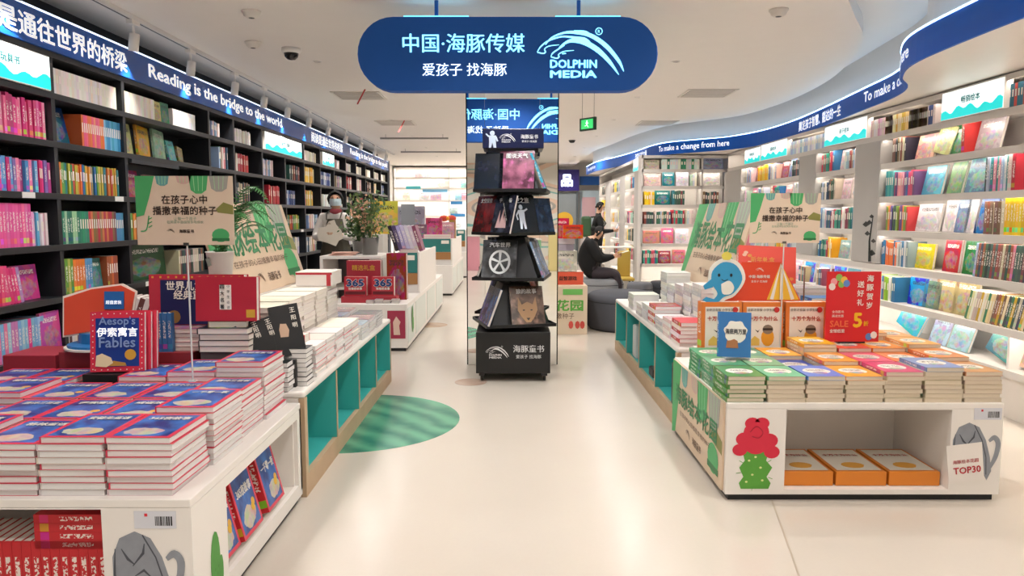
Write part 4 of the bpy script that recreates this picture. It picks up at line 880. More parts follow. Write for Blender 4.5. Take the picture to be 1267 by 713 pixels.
for r in range(4):
    for k in range(6):
        n = A_H[r][k]
        if not n: continue
        x = -1.135 - w_ * (k + 1) - .003 * k + (.015 if r == 1 else 0); y = 2.41 + (d_ + .012) * r
        full = r == 0 and k < 3 or k == 0; nv = n if full else min(n, 3); rs = 0 if full else (n - nv) * .0225
        stack(x, y, HT, w_, d_, nv, .0225, ['CC3450', 'D8CCC8', 'CFC2BE', 'D8CCC8', 'D04058', 'D4C8C4'] if (r + k) % 2 else ['CC3450', 'D8CCCA', 'D04058', 'CDBFBD', 'D8CAC8'], M_FAIRY, f'{rown[r]}, {kn[k]}', 'red edged fairy tale book', title=TT[(r * 3 + k) % 8], pages=M_PAGESW, riser=rs, bname='fairy_tale_book')
# red spined books in the niche of the left front table, with the lying ones above
for i in range(30):
    x = -2.36 + i * .0325
    book('niche_book', frame((x, 2.43, .062), (0, 1, 0), (0, 0, 1), (1, 0, 0), (.2, .28, .0315)), 'C8242C', M_PLAIN, f'red spined book, {ordn(i + 1)} along the niche of the fairy tale table', 'red books in the niche')
for i in range(4): book('niche_book', frame((-1.63, 2.43, .345 + i * .0305), (0, 1, 0), (1, 0, 0), (0, 0, -1), (.2, .25, .03)), 'C8242C', M_PLAIN, f'red book lying across the niche row, {ordn(i + 1)} from below', 'red books lying in the niche')
for j, (y, t_) in enumerate(((2.70, '成语故事'), (2.9, '365夜故事'), (3.2, '一千零一夜'))):
    tl = .25; nn = V(1, 0, 0); ey = UP * math.cos(tl) - nn * math.sin(tl); ez = nn * math.cos(tl) + UP * math.sin(tl); w2 = .22 if j else .2
    if j: ex = V(0, 1, 0) * math.cos(.12) + ey * math.sin(.12) * 0
    ex = V(0, 1, 0); o = V(-1.13, y, .104 + .012); o = o if j else V(-1.14, y - .02, .104 + .012)
    b = book('niche_book', frame(o, ex, ey, ez, (w2, .285, .045)), 'C8242C', M_FAIRY, ['nearest', 'middle', 'farthest'][j] + ' boxed red and blue storybook leaning in the aisle side niche')
    text(t_, o + ex * w2 * .5 + ey * .185 + ez * .045, ex, ey, w=.16, h=.045, m=mat('F4F0EA', .5), parent=b, bold=.03)
    MB().prism([(.018 * math.cos(k * .6), .018 * math.sin(k * .6)) for k in range(10)], 0, .0006).build('yellow_seal', mat('E0B030', .4), b, M=frame(o + ex * w2 * .72 + ey * .09 + ez * .0455, ex, ey, ez))
# ---- right front table: 7 x 4 piles
CC = [['5C9048', '6CB488', '5C88C8', 'E88838', 'C8447C', '7898C0', 'C88C60'], ['5CA070', '7CB080', '3C68B0', 'E89040', 'E05C8C', 'E86840', 'D87848'], ['3C9860', '58A080', 'F0A040', 'E8A030', 'E8484C', 'F08038', 'E89858'], ['4CA860', 'E8A070', 'E88830', 'E84048', 'E83830', 'F09048', 'E8A070']]
CH = [[6, 6, 6, 6, 7, 8, 7], [6, 6, 5, 7, 7, 7, 8], [6, 6, 6, 9, 8, 8, 9], [0, 0, 0, 0, 0, 10, 9]]
cnm = ['green side end', 'second pile along', 'third pile along', 'fourth pile along', 'fifth pile along', 'sixth pile along', 'shelf side end']
CT = ['森林报', '昆虫记', '海洋世界', '动物故事', '童话', '神话', '科学']
for r in range(4):
    for k in range(7):
        n = CH[r][k]
        if not n: continue
        x = 1.09 + .1985 * k; y = 3.665 + .275 * r; full = r == 0 or k == 0; nv = n if full else min(n, 3); rs = 0 if full else (n - nv) * .0225
        if r == 3 and k == 5: x += .03
        c = CC[r][k]; stack(x, y, HT, .196, .27, nv, .0225, [c] if k == 0 else [c] + ['D0BFA6', 'C6B49A', 'D4C4AC'] * 3, M_OVAL, f'{rown[r]}, {cnm[k]}', cname(c) + ' oval title book', riser=rs, pages=M_PAGESC, bname='oval_title_book')
for i, x in enumerate((1.395, 1.67, 1.945)):
    b = thing('boxed_book_set', ['orange boxed set lying in the niche, nearest the flower cactus', 'orange boxed set lying in the middle of the niche', 'orange boxed set lying in the niche, nearest the grey cactus'][i], 'box', (x, 3.72, .06))
    MB().box(x, x + .262, 3.7, 4.08, .062, .135).build('box_body', mat('E08428', .4), b, bevel=.003)
    O = V(x + .131, 3.89, .136); MB().box(-.115, .115, -.165, .165, 0, .001).build('cover_print', mat('EDE6DA', .4), b, M=frame(O, X_, (0, 1, 0), Z_))
    text('十万个为什么', O + V(0, .07, .001), X_, V(0, 1, 0), w=.19, m=mat('C83A2C', .4), parent=b, bold=.03)
    MB().prism([(.06 * math.cos(k * .5), -.09 + .045 * math.sin(k * .5)) for k in range(12)], .001, .002).build('printed_bird', mat('E8A838', .4), b, M=frame(O, X_, (0, 1, 0), Z_))
# ================================================================= THINGS ON THE LEFT TABLES
def leaning(name, label, O, w, h, t, col, yaw=0., tilt=.2, art=None, roll=0., group=None, pages=None, cat='book', spine=None):
    """upright book or box facing the entrance: O = lower middle of its front; yaw turns it (positive: towards the aisle on the left side)"""
    ex = V(math.cos(yaw), math.sin(yaw), 0); nn = V(math.sin(yaw), -math.cos(yaw), 0); ey = UP * math.cos(tilt) - nn * math.sin(tilt); ez = nn * math.cos(tilt) + UP * math.sin(tilt)
    if roll: ex, ey = ex * math.cos(roll) + ey * math.sin(roll), ey * math.cos(roll) - ex * math.sin(roll)
    o = Vector(O) - ex * w / 2 - ez * t
    b = book(name, frame(o, ex, ey, ez, (w, h, t)), col, art or M_ART, label, group, pages=pages, spine=spine); b['category'] = cat
    P = lambda u, v, dz=0.: o + ex * w * u + ey * h * v + ez * (t + dz)
    return b, P, ex, ey, ez
def words(b, P, ex, ey, s, u, v, w=None, h=None, m=None, bold=.02, dz=.0): return text(s, P(u, v, dz), ex, ey, w=w, h=h, m=m or LETW, parent=b, bold=bold)
CREAMT = mat('F4EEE4', .5); GOLD = mat('D8A83C', .4)
# black stand and the Aesop book
st = thing('book_stand', 'low black stand under the upright fairy tale book', 'stand', (-1.86, 3.5, .7)); MB().box(-2.02, -1.72, 3.42, 3.62, .51, .705).build('block', BLACK, st)
b, P, ex, ey, ez = leaning('fable_book', 'upright blue fable book with red dotted border on a black stand', (-1.875, 3.46, .712), .245, .285, .03, 'D8304A', yaw=.12, tilt=.12, art=M_PLAIN, pages=M_PAGESW)
MB().box(-.098, .098, -.118, .112, 0, .0012).build('blue_cover_field', mat('1C3F92', .3), b, M=frame(P(.5, .5), ex, ey, ez))
words(b, P, ex, ey, "Aesop's", .5, .83, w=.165, m=mat('8CA8D8', .4), dz=.002); words(b, P, ex, ey, '伊索寓言', .5, .66, w=.185, h=.045, bold=.03, dz=.002); words(b, P, ex, ey, 'Fables', .5, .49, w=.165, m=mat('8CA8D8', .4), dz=.002)
g = MB()
for k in range(11):
    for u in (.05, .95): g.prism([(-.1225 + .245 * u + .003 * math.cos(q), -.13 + .026 * k + .003 * math.sin(q)) for q in range(6)], 0, .0006)
for k in range(8):
    for v_ in (-.133, .133): g.prism([(-.1 + .0285 * k + .003 * math.cos(q), v_ + .003 * math.sin(q)) for q in range(6)], 0, .0006)
g.build('border_dots', CREAMT, b, M=frame(P(.5, .5, .0004), ex, ey, ez))
MB().prism([(.026 * math.cos(k * .5), .026 * math.sin(k * .5)) for k in range(13)], 0, .001).build('gold_seal', GOLD, b, M=frame(P(.74, .28, .0015), ex, ey, ez))
g = MB(); g.prism([(-.05, -.03), (.0, -.035), (.03, -.015), (.02, .01), (-.02, .03), (-.045, .02)], 0, .001, 0); g.prism([(.0, -.03), (.09, -.03), (.085, -.015), (.03, -.005)], 0, .0008, 1); g.build('printed_sheep', [mat('F0E0B8', .5), mat('C09040', .5)], b, M=frame(P(.3, .2, .0014), ex, ey, ez))
for i in range(2): leaning('fable_book', ['first', 'second'][i] + ' fable book behind the upright one', (-1.862 + .012 * i, 3.497 + .033 * i, .712), .245, .282, .028, 'D8304A', yaw=.12, tilt=.12, art=M_PLAIN, pages=M_PAGESW)
# orange red display card with a blue hatted foot
t = thing('display_card', 'orange red curved display card with blue label and round blue foot', 'sign', (-2.0, 3.72, .84))
M = frame((-2.13, 3.74, .86), (1, 0, 0), (0, .1, 1), (0, -1, .1)); MB().prism([(-.16, -.02), (.17, .03), (.2, .2), (.13, .235), (-.02, .215), (-.16, .17)], -.006, 0).build('card', mat('E4553C', .4), t, M=M); MB().prism([(-.17, -.03), (.18, .02), (.21, .205), (.135, .245), (-.02, .225), (-.17, .18)], -.014, -.0065).build('card_back', CREAMT, t, M=M)
M2 = frame((-2.13, 3.735, .865), (1, 0, 0), (0, .1, 1), (0, -1, .1)); MB().box(.05, .15, .11, .2, 0, .003).build('blue_label', mat('2F6FB8', .4), t, M=M2); text('超值套装', (-2.03, 3.745, 1.01), X_, V(0, .1, 1), w=.08, m=LETW, parent=t)
MB().lathe([(.17, 0), (.17, .012), (.12, .02), (.115, .07), (0, .072)], (-2.13, 3.82, .78), 24).build('round_foot', mat('2C78B8', .4), t); MB().lathe([(.185, -.01), (.185, 0), (.0, .001)], (-2.13, 3.82, .78), 24).build('foot_rim', CREAMT, t)
# back rows of the fairy table continue on the counter: riser and piles
def plinth(label, x0, x1, y0, y1, z0, z1, m=None):
    t = thing('display_riser', label, 'riser', ((x0 + x1) / 2, (y0 + y1) / 2, z0)); MB().box(x0, x1, y0, y1, z0, z1).build('block', m or OFFW, t, bevel=.003); return t
plinth('maroon box under the red storybook sets', -2.3, -1.62, 3.70, 4.16, HB, .76, mat('8C2C34', .4))
plinth('dark red box at the shelf end of the fairy tale piles', -2.6, -2.33, 3.72, 4.0, .0, .74, mat('A03040', .4))
stack(-1.85, 3.74, .76, .27, .3, 5, .023, ['B87880', '8C6468', 'D8A8A8'], M_ART, 'pile under the blue and red storybook', 'muted pink storybook')
plinth('grey block under the cream edged pile', -1.58, -1.3, 3.7, 3.98, HB, .765, mat('6C6468', .5))
stack(-1.58, 3.68, .765, .26, .22, 4, .03, ['2C2A2C', '3C3838'], M_ART, 'pile under the red classics box', 'dark covered cream edged book')
z = stack(-1.55, 3.72, .885, .2, .18, 1, .03, ['A8926C'], M_PLAIN, 'tan slab under the red classics box', 'tan book')
b, P, ex, ey, ez = leaning('boxed_storybook', 'red classics box with white title strip on the cream edged pile', (-1.45, 3.72, .917), .31, .225, .05, 'B8283C', yaw=0, tilt=.06, art=M_PLAIN, cat='box')
MB().box(-.03, .03, -.065, .06, 0, .001).build('title_strip', CREAMT, b, M=frame(P(.49, .55), ex, ey, ez))
for i, c in enumerate('四大名著'): words(b, P, ex, ey, c, .44, .78 - i * .15, h=.022, m=BLACK, bold=.02, dz=.0015)
for i, c in enumerate('小学生必读'): words(b, P, ex, ey, c, .54, .79 - i * .12, h=.015, m=BLACK, bold=.0, dz=.0015)
MB().box(-.022, .022, -.018, .022, 0, .001).build('gold_label', GOLD, b, M=frame(P(.9, .16), ex, ey, ez))
b, P, ex, ey, ez = leaning('boxed_storybook', 'red and navy world storybook box behind the red classics box', (-1.66, 3.86, .877), .5, .265, .07, 'B82C40', yaw=0, tilt=.06, art=M_PLAIN, cat='box')
MB().box(-.12, .14, -.13, .105, 0, .001).build('navy_field', mat('1C2454', .35), b, M=frame(P(.36, .5), ex, ey, ez))
words(b, P, ex, ey, '世界儿童', .38, .78, w=.2, m=CREAMT, bold=.03, dz=.0015); words(b, P, ex, ey, '经典童话', .46, .6, w=.2, m=CREAMT, bold=.03, dz=.0015)
MB().prism([(.035 * math.cos(k * .5), .035 * math.sin(k * .5)) for k in range(13)], 0, .001).build('gold_seal', mat('8C6C3C', .4), b, M=frame(P(.26, .16, .0012), ex, ey, ez))
for i in range(12): MB().box(-.005, .005, -.005, .005, 0, .001).build('gold_star', GOLD, b, M=frame(P(.04 + i * .083, .95), ex, ey, ez))
for i in range(8): # striped edges of leaning books and blue spines next to the stand
    spin = math.radians(20); ez2 = V(math.cos(spin), 0, -math.sin(spin)); ey2 = V(math.sin(spin), 0, math.cos(spin))
    book('leaning_book', frame((-2.14 + i * .03, 3.9, .80), V(0, 1, 0), ey2, ez2, (.2, .23, .028)), ['EDE6E0', '6C3C38'][i % 2], M_PLAIN, f'striped white and brown spine leaning behind the display card, {ordn(i + 1)} in line')
for i in range(3): book('leaning_book', frame((-1.80 + i * .026, 3.71, .76), V(0, 1, 0), UP, X_, (.03, .2, .024)), '3C78B0', M_PLAIN, f'thin blue spine beside the fable books, {ordn(i + 1)} in line')
# black books
for i, (x, r, h) in enumerate(((-1.29, .3, .2), (-1.235, .28, .21), (-1.15, .12, .27))):
    b, P, ex, ey, ez = leaning('black_book', ['black book with white spine title leaning outermost', 'black book with white spine title leaning in the middle', 'black book with a pale profile leaning over the small piles'][i], (x, 3.74 + .045 * i, .72), .15, h, .03, '16171B', yaw=.5, tilt=.25, art=M_PLAIN, roll=r)
    for j, c in enumerate('王阳明'): words(b, P, ex, ey, c, .72 if i < 2 else .78, .88 - j * .15, h=.026, m=CREAMT, bold=.02, dz=.001)
    if i == 2: MB().prism([(-.02, -.03), (.02, -.035), (.03, .0), (.02, .035), (-.01, .04), (-.02, .01)], 0, .001).build('printed_profile', mat('C8A890', .5), b, M=frame(P(.35, .5), ex, ey, ez))
plinth('black box under the leaning black books', -1.3, -1.13, 3.8, 4.0, HB, .70, mat('1E1E20', .5))
stack(-1.255, 3.70, HB, .12, .11, 6, .025, ['1C1C1E', '202024'], M_PLAIN, 'small pile at the counter corner', 'small black book', pages=M_PAGESW); stack(-1.2, 3.83, HB, .125, .13, 8, .025, ['1C1C1E', '202024'], M_PLAIN, 'small pile behind the corner', 'small black book', pages=M_PAGESW)
b, P, ex, ey, ez = leaning('red_box', 'small box with a red front behind the small black piles', (-1.18, 3.985, .757), .1, .045, .1, 'C82838', tilt=0, art=M_PLAIN, cat='box')
# long white piles
for i in range(5):
    y = 4.05 + i * .3; stack(-1.6, y, HB, .29, .27 if i < 4 else .3, 13, .03, ['F0E8DC', 'E8DED4', 'F2ECE6'], M_PLAIN, f'tall pile {["nearest the entrance", "second along", "third along", "fourth along", "farthest along"][i]}', 'cream paperback', pages=M_PAGES)
for i in range(5):
    y = 4.05 + i * .235; stack(-1.285, y, HB, .2, .225, 7, .025, ['F0E4DC', 'E8C8C4', 'E07078'] if i % 2 else ['F4ECE4', 'E06870', 'EFE6DE'], M_PLAIN, f'low aisle pile {["nearest the entrance", "second along", "third along", "fourth along", "farthest along"][i]}', 'pale paperback with red edge', pages=M_PAGESW)
for i in range(6):
    stack(-1.28 - .21 * (i % 2), 5.28 + .3 * (i // 2), HB, .2, .27, 5 + i % 2, .022, [['C8D0DC', 'A8A0A8', 'D8B8B8'][i % 3], 'E8E4E0'], M_ART, f'magazine pile {ordn(i + 1)} at the far end', 'glossy magazine', pages=M_PAGESW)
b, P, ex, ey, ez = leaning('white_carton', 'white carton with red stripe behind the tall cream piles', (-1.42, 5.28, .948), .26, .1, .3, 'E8E2E0', tilt=0, art=M_PLAIN, cat='box'); MB().box(-.13, .13, .03, .045, 0, .001).build('red_stripe', mat('B82838', .4), b, M=frame(P(.5, .5), ex, ey, ez)); MB().box(.09, .12, -.05, .03, 0, .001).build('red_mark', mat('B82838', .4), b, M=frame(P(.5, .5), ex, ey, ez))
# the big slanted boards
def garden_board(label, O, ex, w, h, tilt, base, rl):
    """O = lower middle"""
    ex = V(*ex); nn = ex.cross(UP); ey = UP * math.cos(tilt) - nn * math.sin(tilt); C_ = Vector(O) + ey * h / 2
    t = board('garden_board', label, C_, ex, ey, w, h); garden_print(C_, ex, ey, w, h, t)
    text('海豚绘本花园', C_ + ey * h * .1, ex, ey, w=w * .86, h=h * .36, m=GRN, parent=t, bold=.03); text('在孩子的心田播撒幸福的种子', C_ - ey * h * .16, ex, ey, w=w * .66, h=h * .075, m=BRN, parent=t, bold=0)
    logo(C_ - ey * h * .35 - ex * w * .1, ex, ey, w * .08, BRN, t, words=False); text('海豚童书', C_ - ey * h * .35 + ex * w * .07, ex, ey, w=w * .16, m=BRN, parent=t, bold=.01)
    for sx in (-.4, .4): MB().box(-.02, .02, 0, .02, -.012, 0).build('rear_strut', CREAMT, t, M=frame(C_ + ex * sx * w - ey * h / 2, ex, ey, ex.cross(ey)))
    x0, y0, x1, y1 = base; plinth(rl, x0, x1, y0, y1, HB, O[2] - .002)
garden_board('beige cactus garden board slanted behind the tall cream piles', (-1.62, 5.0, .95), (0, 1, 0), 1.62, .61, .3, (-1.95, 4.15, -1.615, 5.7), 'white riser block under the garden board of the left counter')
garden_board('beige cactus garden board slanted behind the piles of the ottoman side counter', (1.62, 6.3, .86), (0, -1, 0), 1.66, .72, .25, (1.6, 5.48, 1.95, 7.1), 'white riser block under the garden board of the ottoman side counter')
# the two A3 signs on clear rods
def rod_sign(label, cx, y, z0, zb):
    w, h = .425, .3; t = thing('rod_sign', label, 'sign', (cx, y, zb)); C_ = V(cx, y, z0 + h / 2)
    MB().box(-w / 2, w / 2, -h / 2, h / 2, -.004, 0).build('panel', mat('E6D2BC', .35, var=.02), t, M=frame(C_, X_, UP, (0, -1, 0)))
    garden_print(C_ + UP * 0, X_, UP, w, h, t); D = mat('3A2A24', .5)
    text('在孩子心中', C_ + V(.0, 0, .048), X_, UP, w=.2, m=D, parent=t, bold=.025); text('播撒幸福的种子', C_ + V(.0, 0, .0), X_, UP, w=.28, m=D, parent=t, bold=.025)
    for k, ww in enumerate((.1, .16)): text(['让每一个孩子', '在阅读中自由快乐地成长'][k], C_ + V(0, 0, -.035 - .015 * k), X_, UP, w=ww, m=mat('8CAA90', .5), parent=t, bold=0)
    text('海豚童书', C_ + V(.005, 0, -.09), X_, UP, w=.065, m=D, parent=t, bold=.02); logo(C_ + V(-.065, 0, -.09), X_, UP, .035, D, t, words=False)
    MB().tube([(cx, y + .008, zb + .006), (cx, y + .008, z0 + .02)], .004, 8).build('clear_rod', mat('D8DCDC', .15), t); MB().box(cx - .014, cx + .014, y - .006, y + .022, zb, zb + .006).build('foot', mat('D8DCDC', .15), t); MB().box(cx - .012, cx + .012, y - .002, y + .014, z0 - .004, z0 + .01).build('clip', STEEL, t)
plinth('small white block under the rod of the fairy table sign', -1.48, -1.4, 3.17, 3.3, HT, .52) if False else None
rod_sign('beige cactus sign on a clear rod over the fairy tale books', -1.43, 3.25, 1.322, .71)
rod_sign('beige cactus sign on a clear rod beside the slanted board over the coloured books', 1.655, 4.5, 1.285, .63)
# fern in a white pot
t = thing('potted_fern', 'green fern in a plain white pot with a grey tag', 'plant', (-1.6, 4.05, 1.12))
plinth('hidden white stand behind the red storybook boxes carrying the fern pot'.replace('hidden ', ''), -1.69, -1.51, 3.96, 4.14, HB, 1.1)
px_, py_ = -1.6, 4.05
MB().lathe([(.058, 0), (.072, .15), (.076, .15), (.076, .155), (.068, .155), (.064, .13), (0, .13)], (px_, py_, 1.1), 24).build('pot', mat('E8E4E0', .4), t, smooth=True)
MB().box(-.012, .012, -.022, .022, 0, .002).build('tag', mat('7C8078', .5), t, M=frame((px_ - .035, py_ - .0685, 1.2), V(.9, -.3, .3).normalized(), V(-.3, 0, .95).normalized(), V(-.3, -.95, 0).normalized()))
FERN = mat('3F8040', .5, var=.2)
for i in range(13):
    a = R.uniform(-1.0, 1.6) if i > 4 else R.uniform(0, 6.28); L = R.uniform(.26, .4); up = R.uniform(1.8, 3.2); g = MB(); pts = []
    for k in range(9):
        f = k / 8; pts.append(V(px_ + math.cos(a) * L * f, py_ + math.sin(a) * L * f * .6, 1.22 + up * L * f - up * L * .75 * f * f))
    g.tube(pts, [.002] * 8 + [.0008], 4)
    for k in range(1, 26):
        f = k / 26; j = min(int(f * 8), 7); p = pts[j].lerp(pts[j + 1], f * 8 - j); tg = (pts[j + 1] - pts[j]).normalized(); sd = tg.cross(UP).normalized(); ll = .055 * math.sin(PI * min(1, f * .85 + .15)) + .006
        for s_ in (-1, 1):
            q = p + sd * s_ * ll + tg * ll * .5 - UP * ll * .15; n = tg * .006; g.quad([p - n, p + n, q + n * .4, q - n * .2])
    g.build('frond', FERN, t)
# ================================================================= THINGS ON THE RIGHT TABLES
for i, (x, c) in enumerate(((1.295, 0), (1.55, 0), (1.815, 0), (2.06, 0))):
    nm = ['orange why book box at the green side end', 'orange why book box under the dolphin card', 'orange why book box next to the red stand', 'orange why book box behind the sale board'][i]
    b, P, ex, ey, ez = leaning('boxed_why_book', nm, (x, 4.52, .62), .248, .3, .1, 'E07C34', tilt=.03, art=M_PLAIN, cat='box')
    MB().box(-.102, .108, -.14, .12, 0, .001).build('cover_print', mat('EFE4D8', .4), b, M=frame(P(.5, .5), ex, ey, ez))
    words(b, P, ex, ey, '十万个为什么', .5, .66, w=.18, m=mat('C4402C', .4), bold=.035, dz=.0015); words(b, P, ex, ey, '全彩注音版 小学生版', .45, .84, w=.17, m=mat('6C5C50', .4), bold=.01, dz=.0015)
    g = MB(); g.prism([(.03 + .04 * math.cos(k * .45), -.07 + .055 * math.sin(k * .45)) for k in range(14)], 0, .0008, 0); g.prism([(.03 + .033 * math.cos(k * .5), -.02 + .03 * math.sin(k * .5)) for k in range(13)], .0009, .0014, 1); g.prism([(.0, -.025), (.06, -.025), (.06, -.012), (.0, -.012)], .0015, .002, 2)
    g.prism([(-.05, -.02), (-.03, -.04), (-.02, -.02), (-.03, -.03)], 0, .0008, 2); g.prism([(-.08, -.12), (-.02, -.12), (-.02, -.08), (-.05, -.06), (-.08, -.09)], 0, .0008, 3); g.build('printed_bird', [mat('E8A02C', .4), mat('8C7C6C', .4), mat('3A2C24', .4), mat('E8C060', .4)], b, M=frame(P(.5, .5, .0012), ex, ey, ez))
    MB().prism([(.018 * math.cos(k * .6), .018 * math.sin(k * .6)) for k in range(11)], 0, .001).build('red_badge', mat('D03434', .4), b, M=frame(P(.83, .84, .002), ex, ey, ez))
plinth('white riser under the orange why book boxes', 1.16, 2.2, 4.5, 4.7, HT, .618)
# tent card with the dolphin
t = thing('dolphin_tent_card', 'orange tent shaped card with a cut-out smiling blue dolphin', 'sign', (1.5, 4.6, .925))
M = frame((1.52, 4.56, .925), X_, UP, (0, -1, 0)); MB().prism([(-.22, 0), (.27, 0), (.14, .24), (-.1, .24)], -.008, 0).build('tent', mat('E84C2C', .4), t, M=M)
M = frame((1.52, 4.5595, .925), X_, UP, (0, -1, 0)); MB().prism([(.14, .235), (.26, .005), (.06, .005)], 0, .0015).build('tent_flap', mat('F6C23C', .4), t, M=M)
g = MB(); [ribbon(g, [(.14, .23), (x, .008)], [.003, .022]) for x in (.09, .15, .22)]; g.build('flap_stripes', CREAMT, t, M=Matrix.Translation((0, -.0018, 0)) @ M)
text('中国·海豚传媒', (1.53, 4.559, 1.075), X_, UP, w=.13, m=CREAMT, parent=t, bold=.02); text('爱孩子 找海豚', (1.53, 4.559, 1.045), X_, UP, w=.1, m=CREAMT, parent=t, bold=0); logo((1.53, 4.559, 1.115), X_, UP, .05, CREAMT, t, words=False)
g = MB(); Md = frame((1.32, 4.545, 1.03), X_, UP, (0, -1, 0))
def blob2(P_, m, z, o=0): g.prism([tuple(p) for p in smoothpts(P_ + [P_[0]], 4)[:-1]], z, z + .003, m)
blob2([(-.11, .0), (-.1, .1), (-.02, .16), (.08, .13), (.12, .03), (.06, -.07), (.0, -.1), (-.05, -.14), (-.11, -.13), (-.07, -.07)], 1, -.004)
blob2([(-.09, .0), (-.085, .08), (-.02, .135), (.06, .115), (.1, .03), (.05, -.055), (-.01, -.08), (-.05, -.115), (-.085, -.11), (-.05, -.06)], 0, 0)
g.prism([(-.08, .04), (-.14, -.01), (-.13, -.035), (-.08, -.02)], -.001, .0035, 0); g.prism([(-.05, -.1), (-.12, -.08), (-.145, -.1), (-.1, -.12), (-.115, -.16), (-.085, -.165), (-.04, -.12)], -.001, .0035, 0)
blob2([(-.03, .0), (.02, .02), (.05, -.02), (.03, -.06), (-.02, -.06)], 1, .0032)
for s_ in (-.045, .03): g.prism([(s_ + .008 * math.cos(k * .8), .055 + .011 * math.sin(k * .8)) for k in range(8)], .0032, .006, 2)
ribbon(g, smoothpts([(-.03, .03), (-.01, .02), (.01, .03)], 3), .004, 2, z=.0066); blob2([(-.02, .15), (-.03, .18), (.0, .2), (.03, .18), (.02, .15)], 3, -.002)
g.build('cut_out_dolphin', [mat('3CA0D0', .4), CREAMT, BLACK, mat('E8D860', .4)], t, M=Md)
# blue book leaning on the green pile
st = thing('book_stand', 'small clear stand holding the blue sea adventure book', 'stand', (1.25, 4.12, .66)); MB().box(1.2, 1.33, 4.08, 4.2, .645, .655).box(1.22, 1.31, 4.14, 4.15, .655, .8).build('wire', mat('C8CCCC', .2), st)
b, P, ex, ey, ez = leaning('sea_adventure_book', 'upright blue sea adventure book with white cloud title on the green piles', (1.235, 4.05, .668), .185, .25, .022, '3A78B8', yaw=.08, tilt=.15, art=M_PLAIN, roll=-.05)
M = frame(P(.52, .56, .0008), ex, ey, ez); g = MB(); g.prism([(.065 * math.cos(a) * (1 + .08 * math.sin(a * 7)), .062 * math.sin(a) * (1 + .08 * math.cos(a * 6))) for a in [k * .2 for k in range(31)]], 0, .0006); g.build('white_cloud', CREAMT, b, M=M)
words(b, P, ex, ey, '海底两万里', .52, .57, w=.12, h=.03, m=mat('2C3040', .4), bold=.02, dz=.002); MB().prism([(-.035, -.02), (.035, -.02), (.03, .02), (.01, .03), (-.01, .022), (-.03, .02)], 0, .001).build('printed_octopus', mat('B0744C', .5), b, M=frame(P(.42, .28, .0016), ex, ey, ez))
# red sale board
t = thing('sale_board', 'red new year sale board with white vertical words and a yellow five', 'sign', (2.03, 4.33, .7))
MB().box(-.16, .16, 0, .42, -.01, 0).build('panel', mat('D8262C', .35), t, M=frame((2.03, 4.37, .70), X_, UP, (0, -1, 0))); F = 4.3695
for i, c in enumerate('海豚贺岁'): text(c, (2.125, F, 1.08 - i * .054), X_, UP, h=.04, m=CREAMT, parent=t, bold=.03)
for i, c in enumerate('送好礼'): text(c, (2.07, F, 1.045 - i * .054), X_, UP, h=.04, m=CREAMT, parent=t, bold=.03)
text('SALE', (1.95, F, .808), X_, UP, w=.11, m=mat('F07848', .4), parent=t, bold=.03); text('5', (2.06, F, .83), X_, UP, h=.09, m=mat('F6C824', .4), parent=t, bold=.05); text('折', (2.11, F, .81), X_, UP, h=.03, m=mat('F6C824', .4), parent=t, bold=.03)
for k, s_ in enumerate(('全场图书', '满减优惠')): text(s_, (1.94, F, .88 - k * .025), X_, UP, w=.07, m=CREAMT, parent=t, bold=0)
text('全馆低至', (1.94, F, .765), X_, UP, w=.09, m=CREAMT, parent=t, bold=.02)
g = MB()
for x, z, c in ((-.12, .36, 0), (-.09, .385, 1), (-.06, .37, 2), (-.045, .35, 3), (-.075, .345, 1), (-.13, .33, 4), (.13, .04, 4), (.1, .03, 3)): g.prism([(x + .02 * math.cos(k * .7), z + .022 * math.sin(k * .7)) for k in range(9)], 0, .0006 + .0003 * c, c)
g.build('printed_balloons', [mat('F0A0A8', .4), mat('8CC060', .4), mat('F0C050', .4), mat('6088C8', .4), mat('F4E8E0', .4)], t, M=frame((2.03, F, .70), X_, UP, (0, -1, 0)))
MB().box(1.95, 2.11, 4.37, 4.43, .69, .70).build('foot', BLACK, t)
# red toy box on a stand and what is behind
plinth('brown carton under the tilted red gift box', 1.6, 1.9, 5.0, 5.3, HB, .98, mat('A88C74', .6))
b, P, ex, ey, ez = leaning('gift_box', 'tilted coral red gift box with gold writing before the slanted board', (1.73, 5.0, 1.0), .38, .25, .07, 'E8584C', tilt=.25, art=M_PLAIN, roll=-.04, cat='box', yaw=-.1)
words(b, P, ex, ey, '新年礼盒', .42, .62, w=.16, m=mat('F0A858', .4)); g = MB()
for k in range(9): x, y = R.uniform(-.16, .16), R.uniform(-.1, .1); g.prism([(x + .016 * math.cos(q), y + .012 * math.sin(q)) for q in range(6)], 0, .001, k % 3)
g.build('printed_treats', [mat('F0A050', .4), mat('F4C8B0', .4), mat('70B0C8', .4)], b, M=frame(P(.5, .5, .0004), ex, ey, ez))
t = thing('book_stand', 'thin metal easel beside the tilted red gift box', 'stand', (2.02, 4.98, .98)); MB().tube([(1.98, 4.99, .56), (1.98, 4.99, 1.1)], .005, 6).tube([(1.98, 4.99, .56), (2.06, 5.15, .56)], .005, 6).build('frame', STEEL, t)
stack(2.12, 5.2, HB, .27, .2, 7, .045, ['4878A8', '6C6CA8', '3C6888', 'C0A8B8'], M_PLAIN, 'pile beside the sale board', 'thick blue purple book'); stack(2.12, 5.45, HB, .27, .3, 12, .03, ['E8E0DC', 'C8C0C4'], M_ART, 'white pile behind the thick blue purple books', 'white magazine')
